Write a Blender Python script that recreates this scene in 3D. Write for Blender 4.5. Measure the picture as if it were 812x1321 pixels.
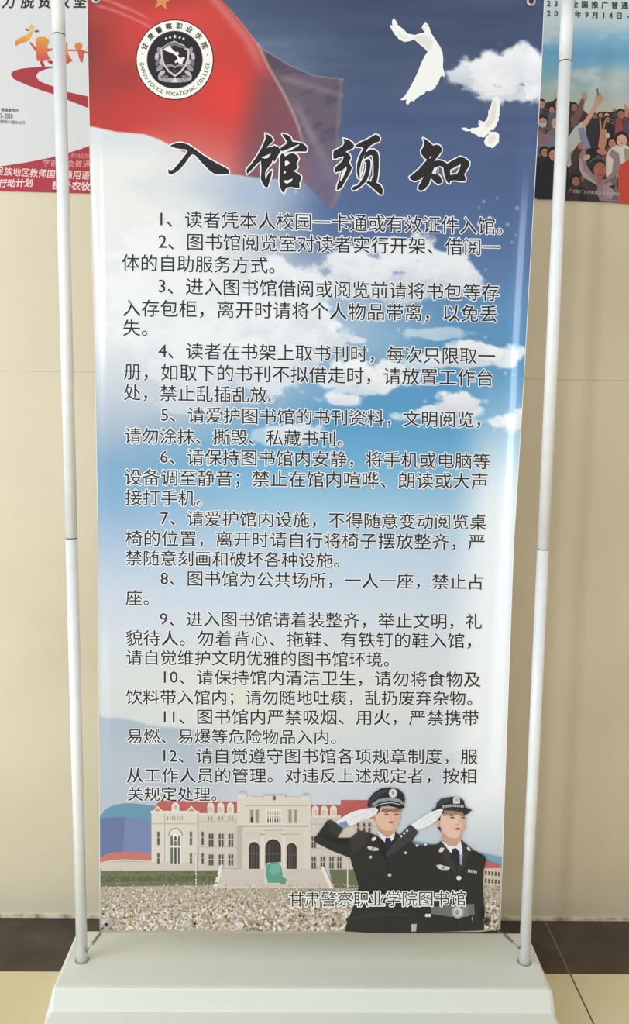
import bpy, bmesh, math, random
import numpy as np
from mathutils import Matrix, Vector
from mathutils.geometry import tessellate_polygon
random.seed(5); rng = np.random.default_rng(5)
scene = bpy.context.scene
for o in list(bpy.data.objects): bpy.data.objects.remove(o)
COL = scene.collection

# ------------------------------------------------------------------ camera
F, CH, CD, CX, PITCH, YAW, ROLL = 1076.43, 1.1129, 1.5691, -0.0146, 0.1229, 0.0157, -0.0153
HB = 0.085                 # height of the stand's base
WALL, BAND = 0.2742, 0.1921    # wall plane behind the stand, width of the dark border
XG = 0.5767                # tile joint
ZJ = 1.1848 + HB           # wall joint height
CAM = Vector((CX, -CD, CH + HB))
fwd = Vector((math.sin(YAW)*math.cos(PITCH), math.cos(YAW)*math.cos(PITCH), -math.sin(PITCH)))
rgt = Vector((math.cos(YAW), -math.sin(YAW), 0)); dwn = fwd.cross(rgt)
r2 = math.cos(ROLL)*rgt + math.sin(ROLL)*dwn; d2 = -math.sin(ROLL)*rgt + math.cos(ROLL)*dwn
cam = bpy.data.cameras.new('camera'); co = bpy.data.objects.new('camera', cam); COL.objects.link(co)
cam.sensor_fit = 'HORIZONTAL'; cam.sensor_width = 36; cam.lens = F/812*36
cam.clip_start = .05
M = Matrix((( r2.x, -d2.x, -fwd.x, CAM.x), (r2.y, -d2.y, -fwd.y, CAM.y), (r2.z, -d2.z, -fwd.z, CAM.z), (0,0,0,1)))
co.matrix_world = M
scene.camera = co

# ------------------------------------------------------------------ light and exposure
scene.view_settings.view_transform = 'Standard'; scene.view_settings.look = 'None'
scene.view_settings.gamma = 1; scene.view_settings.use_curve_mapping = False
scene.view_settings.exposure = 0.0
w = bpy.data.worlds.new('world'); scene.world = w; w.use_nodes = True
w.node_tree.nodes['Background'].inputs[0].default_value = (1.0, 0.985, 0.94, 1)
w.node_tree.nodes['Background'].inputs[1].default_value = 0.76
def area(name, loc, target, sx, sy, power, color):
    l = bpy.data.lights.new(name, 'AREA'); l.shape = 'RECTANGLE'; l.size = sx; l.size_y = sy
    l.energy = power; l.color = color
    o = bpy.data.objects.new(name, l); COL.objects.link(o); o.location = loc
    o.rotation_euler = (Vector(target)-Vector(loc)).to_track_quat('-Z', 'Y').to_euler()
    return o
area('window_daylight', (-3.0, -1.95, 1.45), (0, 0, 0.75), 1.8, 2.2, 68, (0.76, 0.91, 1.06))
area('glare_strip_light', (-1.95, -3.9, 1.45), (0, 0, 1.1), 0.24, 2.5, 26, (0.88, 0.96, 1.04))  # unseen narrow lamp, added to put the glare streak on the banner's right edge

# ------------------------------------------------------------------ helpers
def lin(c):
    c = np.asarray(c, float)/255.0
    return np.where(c <= .04045, c/12.92, ((c+.055)/1.055)**2.4)
def ray(px, py):
    return r2*(px-406) + d2*(py-660.5) + fwd*F
def U(px, py, Y):
    """point of the place at depth plane Y seen at photo pixel (px,py)"""
    d = ray(px, py); t = (Y-CAM.y)/d.y
    return CAM + d*t
def UZ(px, py, z):
    d = ray(px, py); t = (z-CAM.z)/d.z
    return CAM + d*t
R2, D2, FW, CA = [np.array(v) for v in (r2, d2, fwd, CAM)]
def Un(px, py, Y):
    d = R2*(px[..., None]-406) + D2*(py[..., None]-660.5) + FW*F
    t = (Y-CA[1])/d[..., 1]
    return CA + d*t[..., None]
def link(name, me, parent=None, mat=None):
    o = bpy.data.objects.new(name, me); COL.objects.link(o)
    if parent:
        o.parent = parent
        if parent.type == 'EMPTY': o.location = -parent.location
    if mat: me.materials.append(mat)
    return o
def empty(name, loc, label, cat, group=None):
    o = bpy.data.objects.new(name, None); COL.objects.link(o); o.location = loc
    o['label'] = label; o['category'] = cat
    o.empty_display_size = .05
    return o
def material(name, color=(200,200,200), rough=.5, metal=0, spec=.5, attr=None, coat=0):
    m = bpy.data.materials.new(name); m.use_nodes = True; nt = m.node_tree
    b = nt.nodes['Principled BSDF']
    b.inputs['Base Color'].default_value = (*lin(color), 1); b.inputs['Roughness'].default_value = rough
    b.inputs['Metallic'].default_value = metal; b.inputs['Specular IOR Level'].default_value = spec
    b.inputs['Coat Weight'].default_value = coat
    if attr:
        a = nt.nodes.new('ShaderNodeAttribute'); a.attribute_name = attr
        nt.links.new(a.outputs['Color'], b.inputs['Base Color'])
    return m
def noise_mix(m, scale, c1, c2, detail=4, lo=.35, hi=.65, coord='Object', stretch=(1,1,1)):
    nt = m.node_tree; b = nt.nodes['Principled BSDF']
    tc = nt.nodes.new('ShaderNodeTexCoord'); mp = nt.nodes.new('ShaderNodeMapping'); mp.inputs['Scale'].default_value = stretch
    n = nt.nodes.new('ShaderNodeTexNoise'); n.inputs['Scale'].default_value = scale; n.inputs['Detail'].default_value = detail
    cr = nt.nodes.new('ShaderNodeValToRGB'); cr.color_ramp.elements[0].position = lo; cr.color_ramp.elements[1].position = hi
    cr.color_ramp.elements[0].color = (*lin(c1), 1); cr.color_ramp.elements[1].color = (*lin(c2), 1)
    nt.links.new(tc.outputs[coord], mp.inputs[0]); nt.links.new(mp.outputs[0], n.inputs['Vector'])
    nt.links.new(n.outputs['Fac'], cr.inputs[0]); nt.links.new(cr.outputs[0], b.inputs['Base Color'])
    return tc, cr
def joints(m, tc, cr, axis, period, offset, width, col):
    """thin straight tile joints every `period` metres along one axis"""
    nt = m.node_tree; b = nt.nodes['Principled BSDF']
    sx = nt.nodes.new('ShaderNodeSeparateXYZ'); nt.links.new(tc.outputs['Object'], sx.inputs[0])
    def mth(op, a, bb):
        n = nt.nodes.new('ShaderNodeMath'); n.operation = op
        for i, v in enumerate((a, bb)):
            if isinstance(v, (int, float)): n.inputs[i].default_value = v
            else: nt.links.new(v, n.inputs[i])
        return n.outputs[0]
    s = mth('SUBTRACT', sx.outputs[axis], offset-period/2)
    s = mth('PINGPONG', s, period/2)
    s = mth('GREATER_THAN', s, period/2-width/2)
    mx = nt.nodes.new('ShaderNodeMix'); mx.data_type = 'RGBA'
    src = b.inputs['Base Color'].links[0].from_socket
    nt.links.new(s, mx.inputs[0]); nt.links.new(src, mx.inputs[6]); mx.inputs[7].default_value = (*lin(col), 1)
    nt.links.new(mx.outputs[2], b.inputs['Base Color'])
def box(name, lo, hi, mat, parent=None, bevel=0):
    bm = bmesh.new(); bmesh.ops.create_cube(bm, size=1)
    for v in bm.verts:
        v.co = Vector([lo[i] + (v.co[i]+.5)*(hi[i]-lo[i]) for i in range(3)])
    if bevel: bmesh.ops.bevel(bm, geom=bm.edges[:], offset=bevel, segments=2, affect='EDGES')
    me = bpy.data.meshes.new(name); bm.to_mesh(me); bm.free()
    return link(name, me, parent, mat)
def structure(o):
    o['kind'] = 'structure'; return o
def tube(bm, path, rad, n=16, caps=True):
    """swept tube along a list of points; rad number or list"""
    rings = []; P = [Vector(p) for p in path]
    up = None
    for i, p in enumerate(P):
        t = (P[min(i+1, len(P)-1)]-P[max(i-1, 0)]).normalized()
        if up is None:
            up = Vector((0, -1, 0)) if abs(t.y) < .9 else Vector((0, 0, 1))
        a = (up - t*up.dot(t)).normalized(); up = a; b = t.cross(a)
        r = rad[i] if isinstance(rad, (list, tuple)) else rad
        rings.append([bm.verts.new(p + (a*math.cos(2*math.pi*k/n)+b*math.sin(2*math.pi*k/n))*r) for k in range(n)])
    for i in range(len(P)-1):
        for k in range(n):
            f = bm.faces.new((rings[i][k], rings[i+1][k], rings[i+1][(k+1) % n], rings[i][(k+1) % n])); f.smooth = True
    if caps:
        bm.faces.new(rings[0]); bm.faces.new(rings[-1][::-1])
def mesh_obj(name, bm, mat, parent=None):
    bmesh.ops.recalc_face_normals(bm, faces=bm.faces[:])
    me = bpy.data.meshes.new(name); bm.to_mesh(me); bm.free()
    return link(name, me, parent, mat)

# ------------------------------------------------------------------ glyphs (Blender's own built-in font)
_G = {}
def fill_mesh(cu):
    ob = bpy.data.objects.new('t', cu); COL.objects.link(ob)
    dg = bpy.context.evaluated_depsgraph_get(); dg.update()
    me = bpy.data.meshes.new_from_object(ob.evaluated_get(dg))
    V = np.array([v.co[:2] for v in me.vertices]).reshape(-1, 2)
    FA = [tuple(p.vertices) for p in me.polygons]
    bpy.data.objects.remove(ob); bpy.data.meshes.remove(me); bpy.data.curves.remove(cu)
    return V, FA
def glyph(ch):
    if ch not in _G:
        cu = bpy.data.curves.new('t', 'FONT'); cu.body = ch; cu.size = 1; cu.resolution_u = 2
        V, FA = fill_mesh(cu)
        cnt = {}
        for f in FA:
            for a, b in zip(f, f[1:]+f[:1]): cnt[(min(a, b), max(a, b))] = cnt.get((min(a, b), max(a, b)), 0)+1
        _G[ch] = (V, FA, [e for e, c in cnt.items() if c == 1])
    return _G[ch]
def grown(pts, r):
    """outline of a polygon pushed outwards by r"""
    P = np.array(pts, float); n = len(P)
    ar = np.sum(P[:, 0]*np.roll(P[:, 1], -1)-np.roll(P[:, 0], -1)*P[:, 1])
    d = np.roll(P, -1, 0)-P; d /= np.maximum(np.linalg.norm(d, axis=1, keepdims=True), 1e-9)
    nr = np.stack([d[:, 1], -d[:, 0]], 1)*(1 if ar > 0 else -1)
    out = []
    for i in range(n):
        a, b = nr[i-1], nr[i]; m = a+b; l = np.linalg.norm(m)
        c = d[i-1][0]*d[i][1]-d[i-1][1]*d[i][0]; c *= (1 if ar > 0 else -1)
        if c > .35 or l < .3:      # sharp convex corner: round it
            out += [tuple(P[i]+a*r), tuple(P[i]+(m/l if l > .3 else d[i-1])*r), tuple(P[i]+b*r)]
        else: out.append(tuple(P[i]+m/l*min(r*2/l, r*1.5)))
    return out

# ------------------------------------------------------------------ flat printed pictures: polygons in photo pixels laid on a real surface
class Print:
    def __init__(s, depth):      # depth(px,py)->Y of the carrying surface
        s.depth = depth; s.v = []; s.f = []; s.c = []; s.k = 0
    def tri(s, pts, faces, col, lift):
        b = len(s.v)
        for (x, y) in pts:
            s.v.append(tuple(U(x, y, s.depth(x, y)-lift)))
        for f in faces:
            s.f.append(tuple(b+i for i in f))
            for i in f:
                s.c.append(tuple(lin(col(*pts[i]) if callable(col) else col)))
    def poly(s, pts, col, up=True):
        if up is True: s.k += 1
        k = s.k if up is True else s.k+up
        fs = tessellate_polygon([[Vector((x, y, 0)) for x, y in pts]])
        s.tri(pts, fs, col, 0.0003 + k*5e-6)
    def rect(s, x0, y0, x1, y1, col): s.poly([(x0, y0), (x1, y0), (x1, y1), (x0, y1)], col)
    def ell(s, cx, cy, rx, ry, col, n=18, rot=0, a0=0, a1=360, up=True):
        c, sn = math.cos(math.radians(rot)), math.sin(math.radians(rot)); P = []
        m = n if a1-a0 >= 360 else n+1
        for i in range(m):
            a = math.radians(a0+(a1-a0)*i/n); x, y = rx*math.cos(a), ry*math.sin(a)
            P.append((cx+x*c-y*sn, cy+x*sn+y*c))
        s.poly(P, col, up)
    def line(s, pts, wd, col):
        """a stroke of even or tapering width"""
        s.k += 1
        n = len(pts)
        ws = wd if isinstance(wd, (list, tuple)) else [wd]*n
        L, Rr = [], []
        for i in range(n):
            a, b = pts[max(i-1, 0)], pts[min(i+1, n-1)]
            dx, dy = b[0]-a[0], b[1]-a[1]; l = math.hypot(dx, dy) or 1
            L.append((pts[i][0]-dy/l*ws[i]/2, pts[i][1]+dx/l*ws[i]/2)); Rr.append((pts[i][0]+dy/l*ws[i]/2, pts[i][1]-dx/l*ws[i]/2))
        s.tri(L+Rr, [(i, i+1, n+i+1, n+i) for i in range(n-1)], col, 0.0003+s.k*5e-6)
    def glyph(s, ch, cx, cy, eh, ev, col, slope=0., rot=0., halo=None, hr=1.0, skew=0., bold=0.):
        V, FA, E = glyph(ch)
        if len(V) == 0: return
        if ord(ch) < 128: ox, oy = (V[:, 0].min()+V[:, 0].max())/2, .36
        else: ox, oy = .5, .38
        X = (V[:, 0]-ox)*eh; Y = -(V[:, 1]-oy)*ev
        X = X - skew*Y
        Y = Y + X*slope
        c, sn = math.cos(rot), math.sin(rot)
        pts = list(zip(cx+X*c-Y*sn, cy+X*sn+Y*c))
        def rim(r, color, lift):
            for i, (a, b) in enumerate(E):
                (x0, y0), (x1, y1) = pts[a], pts[b]; dx, dy = x1-x0, y1-y0; l = math.hypot(dx, dy)
                if l < 1e-6: continue
                ux, uy = dx/l*r, dy/l*r
                s.tri([(x0-uy-ux*.5, y0+ux-uy*.5), (x1-uy+ux*.5, y1+ux+uy*.5), (x1+ux, y1+uy), (x1+uy+ux*.5, y1-ux+uy*.5), (x0+uy-ux*.5, y0-ux-uy*.5), (x0-ux, y0-uy)], [(0, 1, 2, 3, 4, 5)], color, lift+(i % 37)*4e-6)
        lift = 0.0003+(s.k+1)*5e-6
        if halo is not None: rim(bold+hr, halo, lift); lift += 1.6e-4
        s.tri(pts, FA, col, lift)
        if bold: rim(bold, col, lift+1e-5)
    def text(s, t, x0, y0, x1, y1, ev, col, **kw):
        cell = [(.5 if (ord(c) < 128) else 1.) for c in t]; tot = sum(cell); em = (x1-x0)/tot; u = 0; sl = (y1-y0)/(x1-x0)
        for c, wd in zip(t, cell):
            x = x0+(u+wd/2)*em
            if c != ' ': s.glyph(c, x, y0+sl*(x-x0), em, ev*em, col, slope=sl, **kw)
            u += wd
    def build(s, name, mat, parent):
        me = bpy.data.meshes.new(name); me.from_pydata(s.v, [], s.f)
        ca = me.color_attributes.new('Print', 'FLOAT_COLOR', 'CORNER')
        C = np.ones((len(s.c), 4), np.float32); C[:, :3] = np.array(s.c)
        ca.data.foreach_set('color', C.ravel())
        # faces point to the viewer side (-Y)
        return link(name, me, parent, mat)
def sc(pts, k, ox, oy, ky=None): return [(ox+x*k, oy+y*(ky or k)) for x, y in pts]
def grid_mesh(name, PX, PY, Y, colors, mask, mat, parent):
    """one fine mesh of a print: PX,PY pixel grids, Y depth grid, colors (n,m,3) sRGB 0..255, mask of its faces"""
    n, m = PX.shape; P = Un(PX, PY, Y).reshape(-1, 3)
    idx = np.arange(n*m).reshape(n, m)
    q = np.stack([idx[:-1, :-1], idx[1:, :-1], idx[1:, 1:], idx[:-1, 1:]], -1).reshape(-1, 4)
    if mask is not None: q = q[mask[:-1, :-1].ravel()]
    used = np.unique(q); rm = np.full(n*m, -1); rm[used] = np.arange(len(used)); q = rm[q]
    me = bpy.data.meshes.new(name)
    me.vertices.add(len(used)); me.vertices.foreach_set('co', P[used].astype(np.float32).ravel())
    me.loops.add(q.size); me.loops.foreach_set('vertex_index', q.ravel().astype(np.int32))
    me.polygons.add(len(q)); me.polygons.foreach_set('loop_start', np.arange(0, q.size, 4, dtype=np.int32))
    me.polygons.foreach_set('use_smooth', np.ones(len(q), bool))
    me.update(calc_edges=True)
    ca = me.color_attributes.new('Print', 'FLOAT_COLOR', 'POINT')
    C = np.ones((len(used), 4), np.float32); C[:, :3] = lin(colors.reshape(-1, 3)[used])
    ca.data.foreach_set('color', C.ravel())
    return link(name, me, parent, mat)
# value noise
_tab = rng.random((257, 257))
def vnoise(x, y):
    xi = np.floor(x).astype(int); yi = np.floor(y).astype(int); fx = x-xi; fy = y-yi
    fx = fx*fx*(3-2*fx); fy = fy*fy*(3-2*fy)
    g = lambda a, b: _tab[a % 256, b % 256]
    return (g(xi, yi)*(1-fx)+g(xi+1, yi)*fx)*(1-fy)+(g(xi, yi+1)*(1-fx)+g(xi+1, yi+1)*fx)*fy
def fbm(x, y, o=5):
    s = 0; a = .5
    for i in range(o): s = s+a*vnoise(x*2**i+17*i, y*2**i+31*i); a *= .5
    return s/.97
def ss(a, b, x):
    t = np.clip((x-a)/(b-a), 0, 1); return t*t*(3-2*t)
def mixc(a, b, t): return a*(1-t[..., None])+np.asarray(b, float)*t[..., None]

# ------------------------------------------------------------------ the setting
m_wall = material('beige_wall_tile', rough=.42, spec=.5)
tc, cr = noise_mix(m_wall, 3.0, (213,199,170), (221,208,180), detail=6)
joints(m_wall, tc, cr, 2, 2.9, ZJ, .0022, (196,182,152))
structure(box('wall_back', (-2.2, WALL, 0), (2.2, WALL+.12, 2.9), m_wall))
m_floor = material('cream_floor_tile', rough=.33, spec=.5)
tc, cr = noise_mix(m_floor, 2.5, (217,201,158), (227,213,174), detail=6)
joints(m_floor, tc, cr, 0, 0.8, XG, .0035, (92,80,62))
structure(box('floor', (-2.2, -2.6, -.06), (2.2, WALL-BAND, 0), m_floor))
m_band = material('dark_brown_marble', rough=.3, spec=.4)
tc, cr = noise_mix(m_band, 9, (62,50,41), (88,74,62), detail=9, lo=.4, hi=.72)
joints(m_band, tc, cr, 0, 0.8, XG, .0035, (120,106,90))
structure(box('trim_1', (-2.2, WALL-BAND, -.06), (2.2, WALL, 0), m_band))
m_caulk = material('pale_caulk', rough=.7)
noise_mix(m_caulk, 30, (150,132,104), (222,212,188), lo=.3, hi=.55)
structure(box('baseboard_back', (-2.2, WALL-.004, 0), (2.2, WALL, .007), m_caulk))

# ------------------------------------------------------------------ display stand
m_base = material('grey_green_plastic', (214,214,203), rough=.45, spec=.4)
noise_mix(m_base, 90, (224,226,213), (227,229,217))
m_pole = material('white_enamel_tube', (236,238,238), rough=.25, spec=.6)
noise_mix(m_pole, 40, (234,236,236), (240,241,241))
m_dark = material('dark_seam', (70,70,68), rough=.6)
m_steel = material('spring_steel', (150,148,140), rough=.3, metal=1)
m_socket = material('mid_grey_socket', (150,150,142), rough=.6)  # grey ring around each pole foot
stand = empty('display_stand', (0, 0, 0), 'white two-pole door-shaped display stand with wide grey-white plastic base on the floor', 'stand')
HW = .4833; XO = .0016
# profile of the base (Y, Z, half width)
prof = [(.1021, 0, .478), (.1021, HB-.012, .4815), (.0985, HB-.003, .4825), (.092, HB, .4833), (-.074, HB, .4833), (-.0795, HB-.0010, .4836), (-.0830, HB-.0045, .484)]
z1 = max(U(390, 1306, -.112).z, .022)
hwa = lambda xl_, xr_, y_, Y_: (U(xr_, y_, Y_).x-U(xl_, y_, Y_).x)/2
h1, h2 = hwa(70, 712.5, 1278, -.083), hwa(66, 717, 1306, -.112)
prof += [(-.1105, z1+.003, h2), (-.1130, z1+.0008, h2+.0008), (-.1170, z1, h2+.0015), (-.190, z1-.009, h2+.010), (-.1925, z1-.012, h2+.0105), (-.196, 0, h2+.011)]
bm = bmesh.new()
ring = []
for (y, z, hw) in prof:
    n = 8; row = []
    xs = [-hw+XO, -hw+.006+XO, -hw+.02+XO] + [(-hw+.02)+(2*hw-.04)*i/n+XO for i in range(1, n)] + [hw-.02+XO, hw-.006+XO, hw+XO]
    for j, x in enumerate(xs):
        e = .0035 if j in (0, len(xs)-1) else 0
        row.append(bm.verts.new((x, y, max(z-e, 0))))
    ring.append(row)
for i in range(len(ring)-1):
    for j in range(len(ring[0])-1):
        f = bm.faces.new((ring[i][j], ring[i][j+1], ring[i+1][j+1], ring[i+1][j]))
bm.faces.new([r[0] for r in ring]); bm.faces.new([r[-1] for r in ring][::-1])
bm.faces.new(ring[0][::-1] + ring[-1])
base = mesh_obj('base', bm, m_base, stand)
for p in base.data.polygons: p.use_smooth = False
def pole(bot, tops, jts):
    """pole through photo points on the stand plane"""
    b = U(*bot, 0.0); b.z = HB; b.y = 0
    t = U(*tops, 0.0)
    d = (t-b)/(t.z-b.z)
    top = b + d*1.84
    at = lambda z: b + d*(z-HB)
    zj = [U(jx, jy, 0.0).z for jx, jy in jts]
    bm = bmesh.new()
    R0 = .0112
    tube(bm, [b - d*.004, at(zj[1]-.0012)], R0, 28)
    tube(bm, [at(zj[1]-.0012), at(zj[1]+.0008)], R0*.9, 28)
    tube(bm, [at(zj[1]+.0008), at(zj[0]-.0012)], R0, 28)
    tube(bm, [at(zj[0]-.0012), at(zj[0]+.0008)], R0*.92, 28)
    tube(bm, [at(zj[0]+.0008), top], R0*1.02, 28)
    o = mesh_obj('pole', bm, m_pole, stand)
    for z in zj:
        bm = bmesh.new(); tube(bm, [at(z-.0010), at(z+.0006)], R0*.97, 28); mesh_obj('joint', bm, m_dark, o)
    bm = bmesh.new(); tube(bm, [Vector((b.x, 0, HB-.001)), Vector((b.x, 0, HB+.0012))], R0+.0028, 28); mesh_obj('socket_rim', bm, m_socket, o)
    return b, d, top
bl, dl, tl = pole((106, 1240), (75, 0), ((78.5, 45.5), (95, 694)))
br_, dr, tr = pole((677, 1240), (733, 0), ((731, 80), (707, 708.5)))
# top arms that carry the banner, above the picture
for s_, tp in ((1, tl), (-1, tr)):
    bm = bmesh.new(); tube(bm, [tp, tp+Vector((0, 0, .004)), tp+Vector((0, 0, .012)), tp+Vector((0, 0, .016))], [.0115, .013, .013, .008], 24)
    mesh_obj('end_cap', bm, m_dark if False else m_pole, stand)

# ------------------------------------------------------------------ banner
m_print = material('glossy_vinyl_print', rough=.12, spec=.5, attr='Print')
m_ink = material('printed_ink', rough=.34, spec=.3, attr='Print')
YT = -10
def XL(y): return np.interp(y, [-10, 0, 90, 250, 450, 700, 1000, 1203], [112, 112.4, 114, 117.2, 122.5, 127, 128.4, 129.2])
def XR(y): return np.interp(y, [-10, 0, 90, 230, 520, 700, 950, 1200], [703.2, 702.7, 699, 690.8, 674.6, 663.3, 654.2, 645.4])
def YB(s): return np.interp(s, [0, .1, .5, .95, 1], [1203, 1203.5, 1203.5, 1202, 1199])
_ce = np.linspace(-.01, .08, 400)       # distance from the right edge and how far the vinyl curls forward there
_sl = .362*ss(.003, .011, _ce)*(1-ss(.022, .042, _ce))
_cd = -np.cumsum(_sl[::-1])[::-1]*(_ce[1]-_ce[0])
def depth_n(px, py):
    xl, xr = XL(py), XR(py); W_ = .80
    e = np.clip((xr-px)/(xr-xl)*W_, 0, 1); l = np.clip((px-xl)/(xr-xl)*W_, 0, 1)
    kr = .70+.30*ss(110, 230, py)-.25*ss(780, 960, py)
    ph = .004*np.sin(py/90.0)
    kr = kr*(1-ss(960, 1060, py))
    d = np.interp(e+ph*.35, _ce, _cd)*kr
    kl = (.6+.4*np.sin(py/170.0+1.0))*(1-ss(900, 1010, py))
    d = d + .0026*kl*.5*(1-np.cos(np.pi*np.clip(1-(l+ph*.2)/.026, 0, 1)))
    return d - .004
def depth(px, py): return float(depth_n(np.array(float(px)), np.array(float(py))))

def banner_picture(x, y):
    H = lambda stops: np.stack([np.interp(y, [s[0] for s in stops], [s[1][i] for s in stops]) for i in range(3)], -1)
    right = H([(0, (58,72,105)), (90, (66,82,112)), (170, (68,88,128)), (250, (72,95,138)), (330, (82,112,158)), (400, (92,140,184)), (470, (84,146,190)), (540, (82,150,196)), (600, (112,172,208)), (660, (160,196,220)), (720, (190,208,226)), (800, (208,217,228)), (900, (216,219,224)), (1000, (206,211,219)), (1120, (196,206,216)), (1203, (190,195,195))])
    left = H([(0, (70,85,118)), (110, (150,165,188)), (165, (212,214,217)), (210, (226,225,222)), (260, (228,227,225)), (330, (226,225,224)), (430, (226,227,229)), (500, (196,203,212)), (550, (172,184,200)), (600, (128,164,194)), (640, (128,168,200)), (700, (166,188,212)), (760, (196,205,220)), (830, (206,212,220)), (900, (206,210,214)), (1000, (196,202,210)), (1203, (190,195,195))])
    n1 = fbm(x/85, y/60)
    t = ss(180, 480, x + 140*(n1-.5) - 110*ss(260, 420, y)*(1-ss(440, 560, y)) + 100*ss(520, 600, y))
    c = mixc(left, 0*left, np.zeros_like(x)); c = left*(1-t[..., None])+right*t[..., None]
    # horizontal streaks of the upper sky
    st = fbm(x/160, y/14)
    c = c + ((st-.5)*26*(1-ss(120, 260, y)))[..., None]*np.array([1.0, .9, .7])
    # warm glow behind the rules near the horizon
    g = np.exp(-(((x-330)/150)**2+((y-890)/60)**2)); c = mixc(c, (226,222,206), .75*g)
    g = np.exp(-(((x-260)/90)**2+((y-300)/110)**2)); c = mixc(c, (230,229,225), .55*g)
    # soft blue below the flag
    g = np.exp(-(((x-330)/70)**2+((y-245)/26)**2)); c = mixc(c, (150,175,208), .6*g)
    # misty hills
    hl = 917+8*fbm(x/40, x*0+2)+np.clip(x-128, 0, 400)*.16
    m = ss(0, 5, y-hl)*(1-ss(240, 330, x)); m = m*(1-.45*ss(0, 90, y-hl)); c = mixc(c, (158,172,190), .75*m)
    hr = 955-14*np.exp(-((x-632)/26)**2)+np.clip(625-x, 0, 300)*.28+4*fbm(x/18, x*0+7)
    m = ss(0, 7, y-hr)*ss(520, 590, x); m = m*(1-.55*ss(0, 80, y-hr)); c = mixc(c, (178,190,204), .7*m)
    # blue ridge behind the officers
    rr = 1086+np.clip(x-560, -100, 120)*.19+3*fbm(x/22, x*0+4)
    m = ss(0, 3, y-rr)*ss(470, 500, x)*(1-ss(1116, 1124, y)); c = mixc(c, (104,148,178), .9*m)
    # clouds
    cm = np.zeros_like(x); shd = np.zeros_like(x)
    big = [(646,92,42,26,1), (672,86,30,22,1), (612,96,32,16,.9), (655,118,34,14,.85), (600,98,18,7,.6), (690,100,18,28,1),
           (470,345,44,24,.95), (515,330,48,22,.95), (562,345,48,22,.95), (590,352,28,16,.9), (540,368,70,18,.75), (450,368,60,18,.8), (500,322,20,10,.8),
           (370,365,60,26,.85), (330,400,70,34,.8), (400,428,44,16,.95), (390,410,40,20,.9), (360,450,50,30,.85), (420,440,25,8,.9), (350,480,40,24,.7),
           (560,429,42,7,.55), (460,439,10,4,.8),
           (455,478,30,14,1), (485,492,38,14,1), (500,478,20,10,.9), (430,490,24,10,.9), (470,503,36,7,.8),
           (604,452,26,11,1), (632,456,22,10,1), (575,462,24,9,.9), (655,460,22,12,.9), (540,470,18,5,.7), (600,468,34,6,.8),
           (443,516,26,7,.95), (433,513,14,6,.9), (590,520,26,13,1), (565,532,30,9,.95), (608,531,16,8,.95), (535,536,24,7,.75), (580,545,40,7,.6),
           (662,545,20,12,1), (645,546,14,9,.9), (676,542,16,14,1),
           (380,560,32,13,.8), (350,562,26,10,.5), (250,420,80,40,.5), (210,360,70,70,.5), (260,470,60,40,.5),
           (250,520,45,12,.35)]
    nz = .62*fbm(x/15, y/11, 6)+.38*fbm(x/40+7, y/28+3, 4); nz2 = fbm(x/40+50, y/26+9, 5)
    for (cx_, cy_, rx, ry, a) in big:
        dd = np.sqrt(((x-cx_)/rx)**2+((y-cy_)/ry)**2)
        v = a*ss(0, .45, 1.32-dd-(nz-.5)*2.0)
        cm = np.maximum(cm, v); shd = np.maximum(shd, v*np.clip(.5+(y-cy_)/ry*.5, 0, 1)*a)
    cc = np.zeros(c.shape)+np.array([240,240,242.])
    dark = np.clip(shd*.75-.12+(nz2-.5)*1.5, 0, 1)
    cc = mixc(cc, (186,188,204), dark*.6)
    lowf = ss(600, 660, y); cm = cm*(1-lowf)
    c = c*(1-cm[..., None])+cc*cm[..., None]
    # light specks
    for i in range(46):
        sx_, sy_ = 200+rng.random()*470, 230+rng.random()*370
        c = mixc(c, (225,236,246), .6*np.exp(-(((x-sx_)**2+(y-sy_)**2)/(1.5+3*rng.random()**2))))
    # right edge brightens into thin haze
    m = ss(572, 640, x+.06*(y-650))*ss(440, 660, y)*(1-ss(1010, 1130, y)); c = mixc(c, (246,248,251), .88*m)
    # ---------- flag
    fx = [100, 118, 150, 186, 206, 230, 260, 295, 330, 390, 406, 425, 436, 447]; fy = [160, 163, 170, 173, 180, 193, 206, 224, 229, 233, 248, 269, 268, 236]
    low = np.interp(x, fx, fy)
    top = np.interp(x, [100, 287, 310, 332, 341, 374, 406, 444, 460], [-30, 0, 27, 55, 64, 84, 97.5, 102, 104])
    ridge = np.interp(y, [0, 27, 55, 85, 120, 145, 165, 190, 233], [287, 310, 332, 346, 366, 378, 386, 392, 400])
    rend = np.interp(y, [90, 102, 154, 176, 236, 268], [446, 444.5, 441, 439.5, 446, 432])
    fm = ss(-1.2, 1.2, low-y)*ss(-1, 1, y-top)*ss(-1, 1, rend-x)
    main = ss(-2, 2, ridge-x)
    red = np.zeros(c.shape)+np.array([194,56,52.])
    red = mixc(red, (222,58,50), np.exp(-(((x-300)/48)**2+((y-125)/42)**2)))
    red = mixc(red, (214,68,62), np.exp(-(((x-235)/60)**2+((y-30)/40)**2))*.8)
    red = mixc(red, (132,50,46), np.exp(-(((x-112)/34)**2+((y-60)/85)**2))*.95)
    red = mixc(red, (150,52,48), np.exp(-(((x-160)/26)**2+((y-98)/24)**2))*.75)
    red = mixc(red, (168,56,52), np.exp(-(((x-205)/60)**2+((y+4)/16)**2))*.75)
    red = mixc(red, (176,60,56), np.exp(-(((x-140)/40)**2+((y-20)/14)**2))*.5)
    red = mixc(red, (214,120,116), ss(120, 215, y-.28*(x-230))*ss(170, 260, x)*.9)
    red = mixc(red, (224,120,112), ss(-18, 0, y-low)*ss(150, 210, x)*.45)
    red = mixc(red, (112,72,84), ss(300, 352, x+.18*(y-120))*ss(55, 120, y)*.85)
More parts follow.
